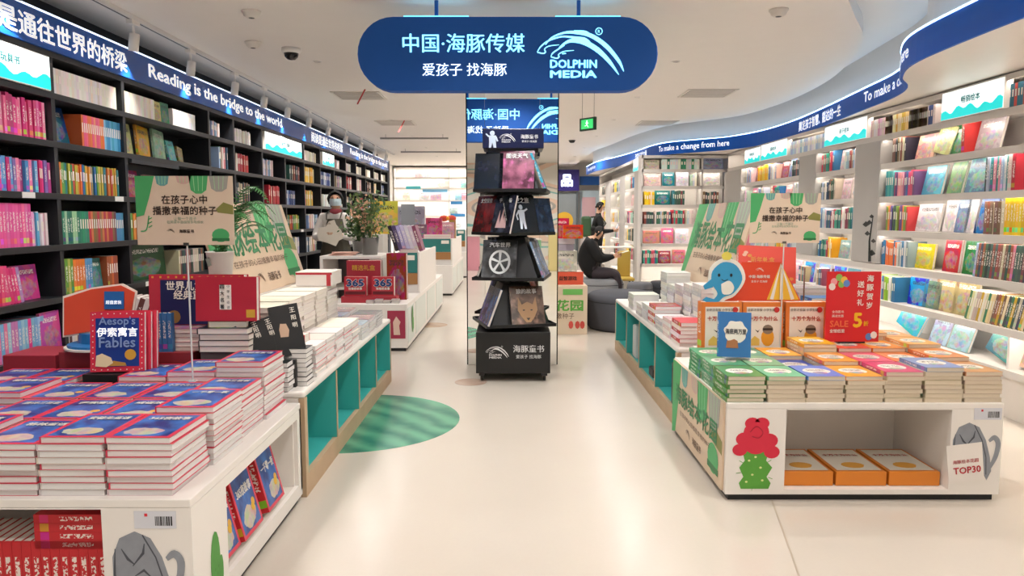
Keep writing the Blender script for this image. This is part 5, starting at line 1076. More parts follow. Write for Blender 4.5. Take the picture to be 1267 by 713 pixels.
for i in range(6):
    y = 5.0 + i * .3; stack(1.145, y, HB, .22, .27, [6, 5, 4, 6, 5, 4][i], .028, [['C82C40', 'F0E0E0'], ['E8C8C8', 'F0ECEA'], ['E8E4E2', 'C8C4C8'], ['D83048', 'F0E8E4'], ['E0E0E4'], ['F0ECE8', 'D8D0D0']][i], M_ART if i % 2 else M_PLAIN, f'aisle pile {["nearest the green books", "second along", "third along", "fourth along", "fifth along", "sixth along"][i]}', 'red and white edged magazine' if i in (0, 3) else 'pale magazine', pages=M_PAGESW)
    if i < 6: stack(1.375, y + .05, HB, .22, .26, 10 + (i * 7) % 4, .03, ['E8E2DE', 'D8D2D0', 'C8C4CC', 'F0ECE8'], M_PLAIN, f'inner pile {["nearest the green books", "second along", "third along", "fourth along", "fifth along", "sixth along"][i]}', 'thick white magazine', pages=M_PAGESW)
stack(1.15, 6.95, HB, .25, .3, 5, .03, ['ECE6E2', 'E0D8D4'], M_PLAIN, 'pile by the far end', 'white paperback', pages=M_PAGESW)
# objects inside the teal pigeonholes
for x, y, z, c, n_ in ((1.2, 6.95, .112, 'C8D0D0', 'white paper bag in a teal pigeonhole'), (1.2, 6.1, .112, '2A2C30', 'dark device lying in a teal pigeonhole'), (1.18, 5.12, .112, '3C3430', 'dark brown folder standing in the nearest teal pigeonhole')):
    hh = .3 if c != '2A2C30' else .07; t = thing('stored_item', n_, 'box', (x, y, z)); MB().box(x - .04, x + .06, y - .1, y + .08, z, z + hh).build('body', mat(c, .5), t, bevel=.008); MB().box(x - .03, x + .05, y - .09, y + .07, z + hh, z + hh + .004).build('flap', mat(c, .4), t)

# ================================================================= MIDDLE DISTANCE
def white_block(name, label, x0, x1, y0, y1, H, side=1, cells=3, inner=None):
    t = thing(name, label, 'table', ((x0 + x1) / 2, (y0 + y1) / 2, 0))
    MB().box(x0, x1, y0, y1, .035, H).build('body', WHITE, t, bevel=.006); MB().box(x0 + .02, x1 - .02, y0 + .02, y1 - .02, 0, .035).build('kick_plate', BLACK, t)
    fx = x1 if side > 0 else x0
    for i in range(cells):
        a = y0 + (y1 - y0) * (i + .08) / cells; b_ = y0 + (y1 - y0) * (i + .92) / cells
        MB().box(fx - .002 if side > 0 else fx - .004, fx + .004 if side > 0 else fx + .002, a, b_, .08, H - .05).build('side_door', inner or mat('D8E0D8', .3), t)
    return t
white_block('display_table', 'narrow white table with pale glass doors under the near teal crate', -1.48, -1.12, 8.425, 11.9, .51)
white_block('display_table', 'white table with heroine print below the 365 boxes', -2.3, -1.12, 7.83, 8.42, .51, cells=1)
q = bpy.data.objects[ [o.name for o in bpy.data.objects if o.name.startswith('display_table')][-1] ]
MB().box(-1.33, -1.14, 7.822, 7.83, .14, .44).build('heroine_print', mat('A8304C', .4), q); MB().prism([(-.03, -.1), (.04, -.1), (.03, 0), (.045, .04), (.0, .1), (-.035, .04)], 0, .002).build('printed_figure', mat('E8C8B8', .5), q, M=frame((-1.235, 7.821, .28), X_, UP, (0, -1, 0)))
cactus_decal((-1.112, 8.2, .3), V(0, 1, 0), Z_, .2, .3, q, 'green')
for i, (x, c, lb) in enumerate(((-1.7, 'C02C3C', 'red 365 story box, farther from the aisle'), (-1.4, 'C02C3C', 'red 365 story box, nearer the aisle'))):
    b, P, ex, ey, ez = leaning('story_box', lb, (x, 7.98, .582), .24, .21, .1, c, tilt=.04, art=M_PLAIN, cat='box')
    words(b, P, ex, ey, '365', .5, .68, w=.19, h=.08, m=mat('28407C', .4), bold=.06, dz=.003); words(b, P, ex, ey, '365', .5, .68, w=.2, h=.09, m=CREAMT, bold=.1, dz=.001); words(b, P, ex, ey, '夜睡前故事', .5, .38, w=.15, m=CREAMT, bold=.03, dz=.001)
    MB().box(-.11, .11, -.09, -.055, 0, .001).build('printed_foot', mat('6C2028', .4), b, M=frame(P(.5, .5), ex, ey, ez))
plinth('red carton under the 365 boxes', -1.85, -1.25, 7.95, 8.15, .51, .58, mat('B0303C', .4))
b, P, ex, ey, ez = leaning('story_box', 'large maroon box behind the 365 boxes', (-1.66, 8.25, .51), .38, .44, .12, 'A82C3C', tilt=.0, art=M_PLAIN, cat='box'); words(b, P, ex, ey, '精选礼盒', .5, .82, w=.26, m=GOLD)
b, P, ex, ey, ez = leaning('story_box', 'pink purple box with a heroine beside the maroon box', (-1.29, 8.25, .51), .22, .52, .1, 'B04468', tilt=.0, cat='box')
for i in range(4): stack(-1.5 + .09 * i - .06, 7.86, .51 + .0, .085, .09, 3 + i % 2, .012, ['D0C0C8', '7C4C68', 'A8B0C8'], M_ART, f'small comics row, {ordn(i + 1)} pile before the 365 boxes', 'little comic')
stack(-1.38, 8.0 + .4, .51, .2, .28, 4, .02, ['8C2438', 'C8B8C8'], M_ART, 'pile beside the pink purple box', 'dark red magazine') if False else None
def crate(label, x0, x1, y0, y1, z0, z1, c='2E7C78'):
    t = thing('display_crate', label, 'crate', ((x0 + x1) / 2, y0, z0)); m = (z0 + z1) / 2
    MB().box(x0, x1 - .02, y0 + .01, y1, z0, z1 - .02).build('crate_body', mat('E4E0DC', .5), t, bevel=.005); MB().box(x0, x1 - .03, y0, y0 + .01, m, z1).build('teal_front', mat(c, .4), t)
    MB().box(x1 - .02, x1, y0, y1, z0, z1).build('white_side', WHITE, t); MB().box(x1 - .2, x1 - .06, y0 - .003, y0, z1 - .09, z1 - .03).build('ticket', CREAMT, t); MB().box(x0, x1 - .03, y0, y0 + .01, m - .14, m - .005).build('brown_front', mat('A87848', .5), t)
crate('teal and white crate behind the 365 boxes', -1.478, -1.125, 9.0, 10.9, .51, 1.0)
for i in range(7):
    c = ['2C2438', '6C5C8C', 'B0A8D8', 'C8C0E0', 'E0DCE8', 'D8C8D8', '8C4C68'][i]; sp = .3
    book('leaning_book', frame((-1.46 + i * .05, 9.27, 1.002), V(0, 1, 0), V(-math.sin(sp), 0, math.cos(sp)), V(math.cos(sp), 0, math.sin(sp)), (.28, .33, .045)), c, M_PLAIN, f'{cname(c)} picture book leaning on the near teal crate, {ordn(i + 1)} in line')
stack(-1.36, 9.01, 1.002, .2, .24, 2, .02, ['8C3C5C', 'A86C80'], M_ART, 'pile on the near teal crate', 'plum book')
white_block('display_table', 'white table below the second teal crate', -2.0, -1.08, 13.4, 16.4, .55); crate('second teal crate with dolls on top', -2.0, -1.09, 13.5, 16.0, .55, 1.03)
white_block('display_table', 'furthest white table at the aisle on the dark shelf side', -1.9, -1.06, 17.3, 20.5, .6); crate('third teal crate near the far shelving', -1.8, -1.08, 17.5, 19.5, .6, 1.12)
for i, (x, w2, h2, c, nm) in enumerate(((-1.95, .55, .6, 'C8CCDC', 'grey display panel with faint pink drawing above the doll boxes'), (-1.75, .34, .26, '9C7C88', 'mauve toy box with framed faces'), (-1.45, .3, .38, 'E878A8', 'bright pink doll box'), (-1.2, .25, .3, 'E8B8C0', 'pale pink toy box with orange bow'), (-1.05 - .06, .12, .34, 'C89868', 'tan toy box at the edge'))):
    b, P, ex, ey, ez = leaning('toy_box', nm, (x, 13.75 + (.5 if i == 0 else .02 * i), 1.03 + .0), w2, h2, .15, c, tilt=0, cat='box')
stack(-1.62, 13.52, 1.03, .5, .1, 2, .04, ['E860A8', 'D84898'], M_PLAIN, 'pile before the pink doll box', 'flat pink box')
t = thing('gift_bow', 'orange and red bow toy on top of the pale pink toy box', 'toy', (-1.2, 13.9, 1.34)); MB().ball((-1.27, 13.9, 1.4), (.09, .04, .06), 10).ball((-1.13, 13.9, 1.4), (.09, .04, .06), 10).build('loops', mat('D84830', .4), t, smooth=True); MB().ball((-1.2, 13.88, 1.4), .04, 8).build('knot', mat('F0A030', .4), t, smooth=True)
# clerk's counter
t = thing('service_counter', 'white open counter desk in front of the clerk', 'desk', (-1.85, 8.9, 0))
MB().box(-2.2, -1.5, 8.45, 9.25, .955, .99).build('desk_top', WHITE, t, bevel=.004); MB().box(-2.2, -2.165, 8.45, 9.25, 0, .955).build('side', WHITE, t); MB().box(-2.165, -1.78, 9.2, 9.23, .3, .955).build('back', mat('6C6468', .5), t); MB().box(-2.165, -1.78, 8.47, 9.2, .6, .62).build('shelf', OFFW, t)
t = thing('paper_pile', 'pile of pale pink sheets on the counter desk', 'paper', (-1.95, 8.7, .99))
for k in range(5): MB().box(-.14, .14, -.1, .1, .991 + k * .008, .997 + k * .008, M=Matrix.Translation((-1.98 + .01 * k, 8.62, 0)) @ Matrix.Rotation(.1 * k, 4, 'Z')).build('sheet', mat('E8B8A8', .6), t)
def planter(label, x, y, z, r, h, dk):
    t = thing('flower_bucket', label, 'plant', (x, y, z)); MB().lathe([(r * .8, 0), (r, h), (r * 1.05, h), (r * .95, h - .01), (r * .7, .02), (0, .02)], (x, y, z), 20).build('bucket', STEEL, t, smooth=True)
    for k in range(26):
        a = R.uniform(0, 6.28); q = R.uniform(.04, .2); top = V(x + math.cos(a) * q, y + math.sin(a) * q * .6, z + h + R.uniform(.05, .48)); MB().tube([(x, y, z + h * .6), tuple((V(x, y, z + h) + top) / 2 + V(0, 0, .05)), tuple(top)], .003, 4).build('stem', mat('4C6C38', .6), t)
        g = MB()
        for _ in range(16):
            c = top + V(R.gauss(0, .05), R.gauss(0, .04), R.gauss(0, .06)); u = V(R.gauss(0, 1), R.gauss(0, 1), R.gauss(0, 1)).normalized(); v = u.orthogonal(); s_ = R.uniform(.018, .035)
            g.quad([c - u * s_, c + v * s_ * .45, c + u * s_, c - v * s_ * .45])
        g.build('leaves', mat(R.choice(['4C6C34', '3C5C30', '6C7C44', 'C89878', 'E0B090'] if not dk else ['3C5C2C', '5C7840', '2C4824']), .6), t)['kind'] = 'stuff'
planter('silver bucket of dried flowers and green leaves on the counter desk', -1.68, 8.75, .99, .11, .2, False); planter('small silver vase of dark green twigs beside the flower bucket', -1.86, 8.95, .99, .07, .16, True)
b, P, ex, ey, ez = leaning('picture_board', 'orange and cream picture board above the flower bucket', (-1.75, 10.2, 1.2), .36, .45, .02, 'F0C878', tilt=.05, cat='board'); plinth('grey cabinet under the orange picture board', -2.0, -1.5, 10.15, 10.6, .0, 1.2, mat('8C8C90', .5)) if False else plinth('white cabinet under the orange picture board', -2.0, -1.76, 10.1, 10.5, 0, 1.2)
b, P, ex, ey, ez = leaning('picture_board', 'grey panel standing behind the flower bucket', (-1.42, 10.2, 1.0), .2, .62, .02, '8C9098', tilt=0, art=M_PLAIN, cat='board') if False else leaning('picture_board', 'grey panel standing behind the flower bucket', (-1.38, 9.85, 1.002), .18, .6, .02, '8C9098', tilt=0, art=M_PLAIN, cat='board')
# right middle: stacked goods behind the pillar, ottomans, seats
gx0, gx1, gy0 = .3, .92, 8.96
t = thing('display_table', 'beige display box printed with the cactus garden near the pillar', 'table', (.6, 9.4, 0)); MB().box(gx0, gx1, gy0, 10.3, .0, .6).build('body', mat('DCC9B0', .5), t, bevel=.004)
C_ = V((gx0 + gx1) / 2, gy0 - .001, .3); text('海豚绘本花园', C_ + V(-.12, 0, .04), X_, UP, w=.82, h=.13, m=mat('5CA844', .4), parent=t, bold=.03) if False else text('本花园', C_ + V(.0, 0, .06), X_, UP, w=.52, h=.14, m=mat('5CA844', .4), parent=t, bold=.04)
text('播撒种子', C_ + V(0, 0, -.07), X_, UP, w=.3, m=BRN, parent=t, bold=0); MB().box(.62, .86, gy0 - .004, gy0 - .001, .49, .56).build('green_strip', mat('6CB85C', .4), t)
g = MB(); [g.prism([(x + .03 * math.cos(k * .8), .05 * math.sin(k * .8)) for k in range(8)], 0, .001) for x in (0, .08, .14)]; g.build('red_flower_print', mat('C84C40', .4), t, M=frame((.72, gy0 - .002, .12), X_, UP, (0, -1, 0)))
for i, (x0, x1, z0, z1, c, nm) in enumerate(((.5, .88, .6, .76, 'D8573C', 'red game box lying on the cactus garden box'), (.52, .8, .762, 1.02, 'ECE6DC', 'white carton with faint green print on the red game box'), (.5, .76, 1.022, 1.1, 'A8A0B0', 'grey lilac box on the white carton'), (.5, .77, 1.102, 1.17, 'C8C0C8', 'pale box topmost of the pile by the pillar'), (.45, .7, 1.172, 1.42, 'D82C54', 'crimson gift bag on the pile by the pillar'), (.62, .86, 1.172, 1.34, 'E05C50', 'red patterned gift box on the pile by the pillar'))):
    b, P, ex, ey, ez = leaning('stacked_box', nm, ((x0 + x1) / 2, 9.1 - (.12 if i == 5 else 0), z0 + .001), x1 - x0, z1 - z0 - .002, .3 if i != 5 else .1, c, tilt=0, cat='box', art=M_ART if i in (1, 4, 5) else M_PLAIN)
    if i == 0: words(b, P, ex, ey, '益智游戏', .5, .5, w=.22, m=BLACK)
def ottoman(label, x, y, rx, ry, h, c, z=0):
    t = thing('ottoman', label, 'ottoman', (x, y, z)); g = MB(); prof = [(.9, 0), (.98, .03), (1, .08), (1, h - .08), (.96, h - .03), (.86, h), (0, h + .004)]
    g.lathe(prof, (0, 0, 0), 32, M=Matrix.Translation((x, y, z)) @ Matrix.Diagonal((rx, ry, 1, 1))); g.build('seat_body', mat(c, .9, var=.08), t, smooth=True)
    MB().lathe([(1.003, h - .1), (1.008, h - .095), (1.003, h - .09)], (0, 0, 0), 32, M=Matrix.Translation((x, y, z)) @ Matrix.Diagonal((rx, ry, 1, 1))).build('seam', mat('2A2C30', .9), t)
ottoman('large dark grey ottoman beside the cactus garden box', 1.44, 9.55, .47, .55, .46, '4A4C54'); ottoman('light grey ottoman under the seated reader', 1.38, 11.9, .42, .4, .45, '8C8E92'); ottoman('round mid grey ottoman behind the large dark one', 1.98, 11.4, .2, .2, .42, '6C6E74'); ottoman('round charcoal ottoman before the end shelving', 2.4, 11.6, .24, .24, .42, '3C3E44')
t = thing('chair', 'yellow low chair behind the seated reader', 'chair', (1.9, 12.3, 0)); MB().box(1.78, 2.0, 12.45, 12.5, .42, .86).build('backrest', mat('C8A848', .6), t, bevel=.02); MB().box(1.76, 2.02, 12.1, 12.48, .38, .43).build('seat', mat('C8A848', .6), t, bevel=.02)
for sx in (1.79, 1.99):
    for sy in (12.13, 12.46): MB().tube([(sx, sy, 0), (sx, sy, .4)], .012, 6).build('leg', DKGREY, t)
t = thing('side_table', 'thin white topped table between the yellow chair and shelves', 'table', (1.95, 13.3, 0)); MB().box(1.55, 2.15, 13.0, 13.4, .88, .9).build('table_top', WHITE, t)
for sx in (1.6, 2.1): MB().tube([(sx, 13.2, 0), (sx, 13.2, .88)], .012, 6).build('leg', STEEL, t)
# far shop front with the purple sign
t = thing('neighbour_shop_front', 'purple lit sign over a grey glass door at the far end', 'shop front', (1.7, 22.2, 0))
MB().box(1.26, 1.98, 22.0, 22.3, 2.18, 2.8).build('sign_board', mat('2C1F74', .4), t); text('品', (1.62, 21.999, 2.48), X_, UP, h=.36, m=mat('D8E0FF', .4, es=3), parent=t, bold=.05)
MB().box(1.3, 1.95, 22.1, 22.2, 0, 2.14).build('door_leaf', mat('8C9498', .2), t); MB().box(1.26, 1.31, 22.05, 22.2, 0, 2.16).build('door_frame', mat('D8D8D8', .4), t); MB().box(1.9, 1.97, 22.05, 22.2, 0, 2.16).build('door_frame', mat('5C6468', .4), t)
MB().lathe([(.26, 0), (.26, .004), (0, .004)], seg=28, M=frame((1.56, 22.098, 1.3), X_, UP, (0, -1, 0))).build('yellow_disc', mat('E8B838', .4), t)
t = thing('wall_poster', 'pale blue wall poster under a blue strip beyond the narrow shelving', 'poster', (2.3, 22, 1)); MB().box(2.02, 3.2, 22.3, 22.32, 1.2, 2.2).build('sheet', mat('C8DCE8', .5), t); MB().box(2.02, 3.2, 22.28, 22.34, 2.36, 2.62).build('blue_strip', mat('1C5CB0', .4), t); MB().box(2.1, 2.5, 22.285, 22.3, 1.4, 2.0).build('printed_picture', mat('E8C0C8', .5), t)
MB().box(2.02, 3.2, 22.28, 22.32, .2, 1.1).build('lower_sheet', mat('F4ECE8', .5), t)

# ================================================================= FLOOR DISCS
def disc(label, x, y, r, c1, c2):
    tt = NT('disc_' + c1); co = tt.n('ShaderNodeTexCoord').outputs['Object']; wv = tt.n('ShaderNodeTexWave'); wv.bands_direction = 'DIAGONAL'; tt.t.links.new(co, wv.inputs['Vector']); wv.inputs['Scale'].default_value = 2.2; wv.inputs['Distortion'].default_value = 4; wv.inputs['Detail'].default_value = 3
    n2 = tt.noise(co, 14, 4).outputs[0]; c = tt.mix(wv.outputs['Color'], lin(c1), lin(c2)); m = tt.out(tt.mix(tt.M('MULTIPLY', n2, .35), c, lin(c2)), .25)
    o = MB().lathe([(r, 0), (r, .0012), (0, .0012)], (0, 0, 0), 64).build('floor_disc', m, M=Matrix.Translation((x, y, .0003))); tag(o, label, 'floor sticker')
disc('large streaky green floor disc beside the teal pigeonholes', -1.12, 5.15, .745, '1E6E5E', '5AA888'); disc('small brown floor disc by the glass doored table', -1.08, 9.75, .22, 'A88870', 'C0A48C'); disc('small brown floor disc at the rack castor', -.36, 6.36, .14, 'A88C7C', 'BFA898'); disc('green floor disc reflected in the mirror pillar', -.75, 3.0, .0001, '1E6E5E', '5AA888') if False else None
# ================================================================= CEILING THINGS
t = thing('track_light_rail', 'white ceiling track rail running along the black bookcase', 'lamp', (-2.86, 9, 2.9)); MB().box(-2.88, -2.84, 2.6, 18.2, 2.915, 2.95).build('rail', mat('E4E2E0', .4), t); MB().box(-2.865, -2.855, 2.6, 18.2, 2.913, 2.916).build('slot', BLACK, t)
for i, ty in enumerate([3.0, 4.4] + TRACKY):
    h_ = thing('track_spotlight', f'white track spotlight over the black bookcase, {ordn(i + 1)} from the entrance', 'lamp', (-2.86, ty, 2.9), 'track spotlights'); aim = (V(-3.02, ty + .1, 1.9) - V(-2.86, ty, 2.74)).normalized(); tk = aim.to_track_quat('-Z', 'Y').to_matrix().to_4x4()
    MB().box(-2.885, -2.835, ty - .06, ty + .06, 2.88, 2.914).build('adapter', WHITE, h_, bevel=.004); MB().tube([(-2.86, ty, 2.88), (-2.86, ty, 2.79)], .01, 8).build('neck', WHITE, h_)
    MB().lathe([(.036, -.07), (.038, .0), (.036, .06), (.0, .065)], seg=18, M=Matrix.Translation((-2.86, ty, 2.76)) @ tk).build('lamp_head', WHITE, h_, smooth=True); MB().lathe([(.0, -.067), (.031, -.066)], seg=18, M=Matrix.Translation((-2.86, ty, 2.76)) @ tk).build('lens', mat('FFF4E0', .3, es=12), h_)
for i, (x, y) in enumerate(DOWNLIGHTS):
    d = thing('recessed_downlight', f'small round recessed downlight, {ordn(i + 1)} counted from the entrance', 'lamp', (x, y, CEIL - .01), 'recessed downlights'); d['label'] = f'small round recessed ceiling downlight, {ordn(i // 3 + 1)} row from entrance, {["dark shelf side", "middle", "white shelf side"][i % 3]}'
    MB().lathe([(.03, -.0), (.034, -.006), (.045, -.004), (.047, 0)], (x, y, CEIL - .001), 20).build('trim_ring', WHITE, d)
for i, (x, y, lb) in enumerate(((-1.91, 9.45, 'square air vent with dark slats past the security dome'), (-1.88, 12.2, 'second air vent further down the ceiling'), (2.4, 9.27, 'square air vent above the inner white bays'), (2.35, 12.2, 'smaller looking air vent before the far bend'))):
    v = thing('air_vent', lb, 'vent', (x, y, CEIL - .01)); MB().box(x - .3, x + .3, y - .3, y - .27, CEIL - .012, CEIL).box(x - .3, x + .3, y + .27, y + .3, CEIL - .012, CEIL).box(x - .3, x - .27, y - .27, y + .27, CEIL - .012, CEIL).box(x + .27, x + .3, y - .27, y + .27, CEIL - .012, CEIL).build('vent_frame', OFFW, v)
    MB().box(x - .27, x + .27, y - .27, y + .27, CEIL - .004, CEIL - .001).build('vent_back', mat('6C6864', .6), v)
    for k in range(6): MB().box(x - .26, x + .26, y - .22 + k * .085, y - .18 + k * .085, CEIL - .012, CEIL - .006).build('slat', OFFW, v)
for x, y, ang, lb in ((-1.75, 9.0, .5, 'red ribbon hanging by the first air vent'), (-1.7, 11.9, .5, 'red ribbon hanging by the second air vent')):
    o = MB().box(-.008, .008, -.002, .002, -.2, 0).build('red_ribbon', mat('C83C3C', .5), M=Matrix.Translation((x, y, CEIL)) @ Matrix.Rotation(ang, 4, 'Y')); tag(o, lb, 'ribbon')
for i, (x, y, lb) in enumerate(((-1.92, 5.62, 'white smoke detector above the fairy tale table'), (2.0 - .05, 5.58, 'white smoke detector beside the bulkhead'), (-2.25, 6.6, 'white smoke detector near the track rail'), (1.2, 15, 'small dark sprinkler before the narrow shelving'))):
    s_ = thing('smoke_detector', lb, 'detector', (x, y, CEIL - .05)); MB().lathe([(.035, -.05), (.055, -.035), (.06, -.015), (.07, -.012), (.07, 0)], (x, y, CEIL), 20).build('shell', OFFW if i < 3 else BLACK, s_, smooth=True); MB().lathe([(.0, -.053), (.02, -.051), (.025, -.049)], (x, y, CEIL), 12).build('sensor', BLACK, s_)
dm = thing('security_dome', 'black glass security dome camera with white base on the ceiling', 'camera', (-1.99, 6.84, 2.85)); MB().lathe([(.075, -.045), (.085, -.03), (.085, 0)], (-1.99, 6.84, CEIL), 24).build('base', WHITE, dm, smooth=True); MB().lathe([(0, -.105), (.035, -.098), (.058, -.075), (.065, -.045)], (-1.99, 6.84, CEIL), 24).build('glass_dome', mat('101114', .08), dm, smooth=True)
for i, (x0, x1, y) in enumerate(((-2.44, -1.18, 13.9), (-2.5, -1.15, 16.85))):
    l_ = thing('linear_lamp', ['thin grey hanging bar lamp, nearer', 'thin grey hanging bar lamp, farther'][i], 'lamp', ((x0 + x1) / 2, y, 2.86)); MB().box(x0, x1, y - .02, y + .02, 2.86, 2.89).build('bar', mat('8C8A88', .4), l_); [MB().tube([(x, y, 2.89), (x, y, CEIL)], .004, 5).build('cable', STEEL, l_) for x in (x0 + .1, x1 - .1)]
e = thing('exit_sign', 'small green running figure exit sign hung from the ceiling', 'sign', (.91, 9, 2.46)); Me = Matrix.Translation((.91, 9, 2.54)) @ Matrix.Rotation(-.9, 4, 'Z'); MB().box(-.13, .13, -.015, .015, -.075, .075, M=Me).build('case', mat('1C3C28', .4), e)
MB().box(-.1, .1, -.018, -.015, -.055, .055, M=Me).build('green_face', mat('2CA858', .4, es=1.2), e); g = MB(); g.prism([(.01 * math.cos(k), .035 + .01 * math.sin(k)) for k in range(6)], 0, .001); ribbon(g, [(0, .025), (.0, -.005)], .018); ribbon(g, [(0, -.005), (.025, -.04)], .009); ribbon(g, [(0, -.005), (-.02, -.02), (-.035, -.02)], .009); ribbon(g, [(-.025, .01), (.0, .02), (.028, .005)], .008); g.build('running_figure', mat('E8FFF0', .4, es=1), e, M=Me @ frame((0, -.0185, 0), X_, UP, (0, -1, 0)))
for s_ in (-.1, .1): MB().tube([tuple(Me @ V(s_, 0, .075)), tuple(Me @ V(s_, 0, CEIL - 2.54))], .003, 5).build('hanging_wire', STEEL, e)
# floral pattern on the broad grey upright
o = thing('wall_plant_decal', 'dark plant silhouette sticker on the broad grey upright', 'sticker', (RX - .013, 7.4, 1.0)); g = MB(); P_ = lambda y, z: V(RX - .0125, y, z)
for a, b_, c in (((7.3, 1.0), (7.33, 1.2), (7.28, 1.45)),): g.tube([P_(*a), P_(*b_), P_(*c)], [.02, .01, .004], 5)
for y, z, s_ in ((7.35, 1.38, 1), (7.42, 1.36, 1.2), (7.31, 1.44, .8), (7.38, 1.27, 1), (7.25, 1.2, .9), (7.27, 1.08, 1.3)): g.quad([P_(y - .06 * s_, z), P_(y, z + .03 * s_), P_(y + .06 * s_, z), P_(y, z - .02 * s_)])
g.build('leaf_print', mat('2A2E2C', .5), o)

# ================================================================= PEOPLE
def body(name, joints, bones, mats, region, parent):
    """one continuous skinned figure; region(mid point, bone name) gives the material of each face"""
    me = bpy.data.meshes.new(name); names = list(joints); idx = {n: i for i, n in enumerate(names)}
    me.from_pydata([joints[n][0] for n in names], [(idx[a], idx[b]) for a, b in bones], []); ob = bpy.data.objects.new(name, me); COL.objects.link(ob)
    md = ob.modifiers.new('s', 'SKIN'); md.use_smooth_shade = True; sk = me.skin_vertices[0].data
    for n in names:
        r = joints[n][1]; r = r if isinstance(r, tuple) else (r, r); sk[idx[n]].radius = r
    sk[idx['pelvis']].use_root = True
    sb = ob.modifiers.new('u', 'SUBSURF'); sb.levels = sb.render_levels = 2
    dg = bpy.context.evaluated_depsgraph_get(); m2 = bpy.data.meshes.new_from_object(ob.evaluated_get(dg)); bpy.data.objects.remove(ob)
    m2.materials.clear()
    for m in mats: m2.materials.append(m)
    segs = [(Vector(joints[a][0]), Vector(joints[b][0]), a, b) for a, b in bones]
    for p in m2.polygons:
        c = p.center; best = None
        for a, b, na, nb in segs:
            ab = b - a; f = max(0, min(1, (c - a).dot(ab) / max(ab.length_squared, 1e-9))); d = (a + ab * f - c).length
            if best is None or d < best[0]: best = (d, na, nb)
        p.material_index = region(c, best[1], best[2]); p.use_smooth = True
    return link('body', m2, None, parent)
def hand(J, B, wrist, wn, d, side, up, s=1.):
    """palm and five fingers: d = pointing direction, side = towards the thumb"""
    d, side, up = V(*d).normalized(), V(*side).normalized(), V(*up).normalized(); w = Vector(wrist)
    J[wn + '_palm'] = (tuple(w + d * .055 * s), (.03 * s, .016 * s)); B.append((wn, wn + '_palm'))
    for k, (o, L) in enumerate(((-.03, .055), (-.011, .07), (.008, .075), (.026, .068))):
        a = w + d * .085 * s + side * o * s; J[f'{wn}_k{k}'] = (tuple(a), .009 * s); J[f'{wn}_m{k}'] = (tuple(a + d * L * .5 * s - up * .006 * s), .0085 * s); J[f'{wn}_t{k}'] = (tuple(a + d * L * .85 * s - up * .025 * s), .007 * s)
        B += [(wn + '_palm', f'{wn}_k{k}'), (f'{wn}_k{k}', f'{wn}_m{k}'), (f'{wn}_m{k}', f'{wn}_t{k}')]
    J[wn + '_th'] = (tuple(w + d * .04 * s + side * .04 * s), .01 * s); J[wn + '_tt'] = (tuple(w + d * .075 * s + side * .055 * s - up * .01 * s), .008 * s); B += [(wn + '_palm', wn + '_th'), (wn + '_th', wn + '_tt')]
SKIN = mat('D9A98C', .5); HAIR = mat('120F0D', .75)
def face_parts(t, c, fw, r, mask=False):
    """c = head centre, fw = facing; eyes, brows, nose, mouth or mask, ears"""
    fw = V(*fw).normalized(); sd = fw.cross(UP).normalized(); up = sd.cross(fw); c = Vector(c); F_ = frame(c, sd, fw, up)
    T = lambda x, y, z: tuple(F_ @ V(x, y, z))
    for s_ in (-1, 1):
        MB().ball(T(s_ * .032, r * .93, .008), .0095, 10).build('eye', mat('1C1614', .2), t, smooth=True); MB().tube([T(s_ * .018, r * .96, .03), T(s_ * .034, r * .95, .034), T(s_ * .048, r * .88, .03)], .003, 5).build('eyebrow', HAIR, t)
        MB().ball(T(s_ * r * .93, .0, -.005), (.012, .02, .028), 8).build('ear', SKIN, t, smooth=True)
    MB().tube([T(0, r * .92, .012), T(0, r * 1.1, -.022), T(0, r * .98, -.03)], [.007, .012, .008], 8).build('nose', SKIN, t, smooth=True)
    if mask:
        g = MB(); n = len(g.v); rows = []
        for j in range(6):
            z = .0 - .085 * j / 5; row = []
            for i in range(11):
                a = math.radians(-78 + 156 * i / 10); rr = r * 1.02 + (.022 * math.exp(-((i - 5) / 2.2) ** 2) * (1 - abs(j - 2) / 6)); row.append(T(math.sin(a) * rr * .9, math.cos(a) * rr * 1.04, z))
            rows.append(row)
        for j in range(5):
            for i in range(10): g.quad([rows[j][i], rows[j][i + 1], rows[j + 1][i + 1], rows[j + 1][i]])
        g.build('face_mask', mat('C8DCE4', .6), t, smooth=True)
    else: MB().tube([T(-.02, r * .93, -.05), T(0, r * .96, -.052), T(.02, r * .93, -.05)], .004, 6).build('mouth', mat('A85C54', .5), t)
    return T
def hairdo(t, T, r, back=.02, length=.05, bun=None):
    g = MB(); seg, h = 20, 12; n0 = len(g.v)
    pts = []
    for j in range(h + 1):
        th = PI * .62 * j / h
        row = []
        for i in range(seg):
            a = 2 * PI * i / seg; front = max(0, math.sin(a)); th2 = min(th, PI * (.62 - .42 * front)); rr = r * 1.08
            row.append(T(rr * math.sin(th2) * math.cos(a) * .95, rr * math.sin(th2) * math.sin(a) * 1.02 - .008, rr * math.cos(th2) * 1.1 + .006))
        pts.append(row)
    for j in range(h):
        for i in range(seg): k = (i + 1) % seg; g.quad([pts[j][i], pts[j + 1][i], pts[j + 1][k], pts[j][k]])
    if bun: g.ball(T(*bun[0]), bun[1], 12)
    g.ball(T(0, -r * .55, -length * .6), (r * .8, r * .55, length), 12)
    for s_ in (-1, 1): g.tube([T(s_ * r * .8, r * .35, r * .75), T(s_ * r * 1.02, r * .2, .0), T(s_ * r * .9, -r * .1, -r * .8)], [.012, .02, .014], 6)
    g.build('hair', HAIR, t, smooth=True)
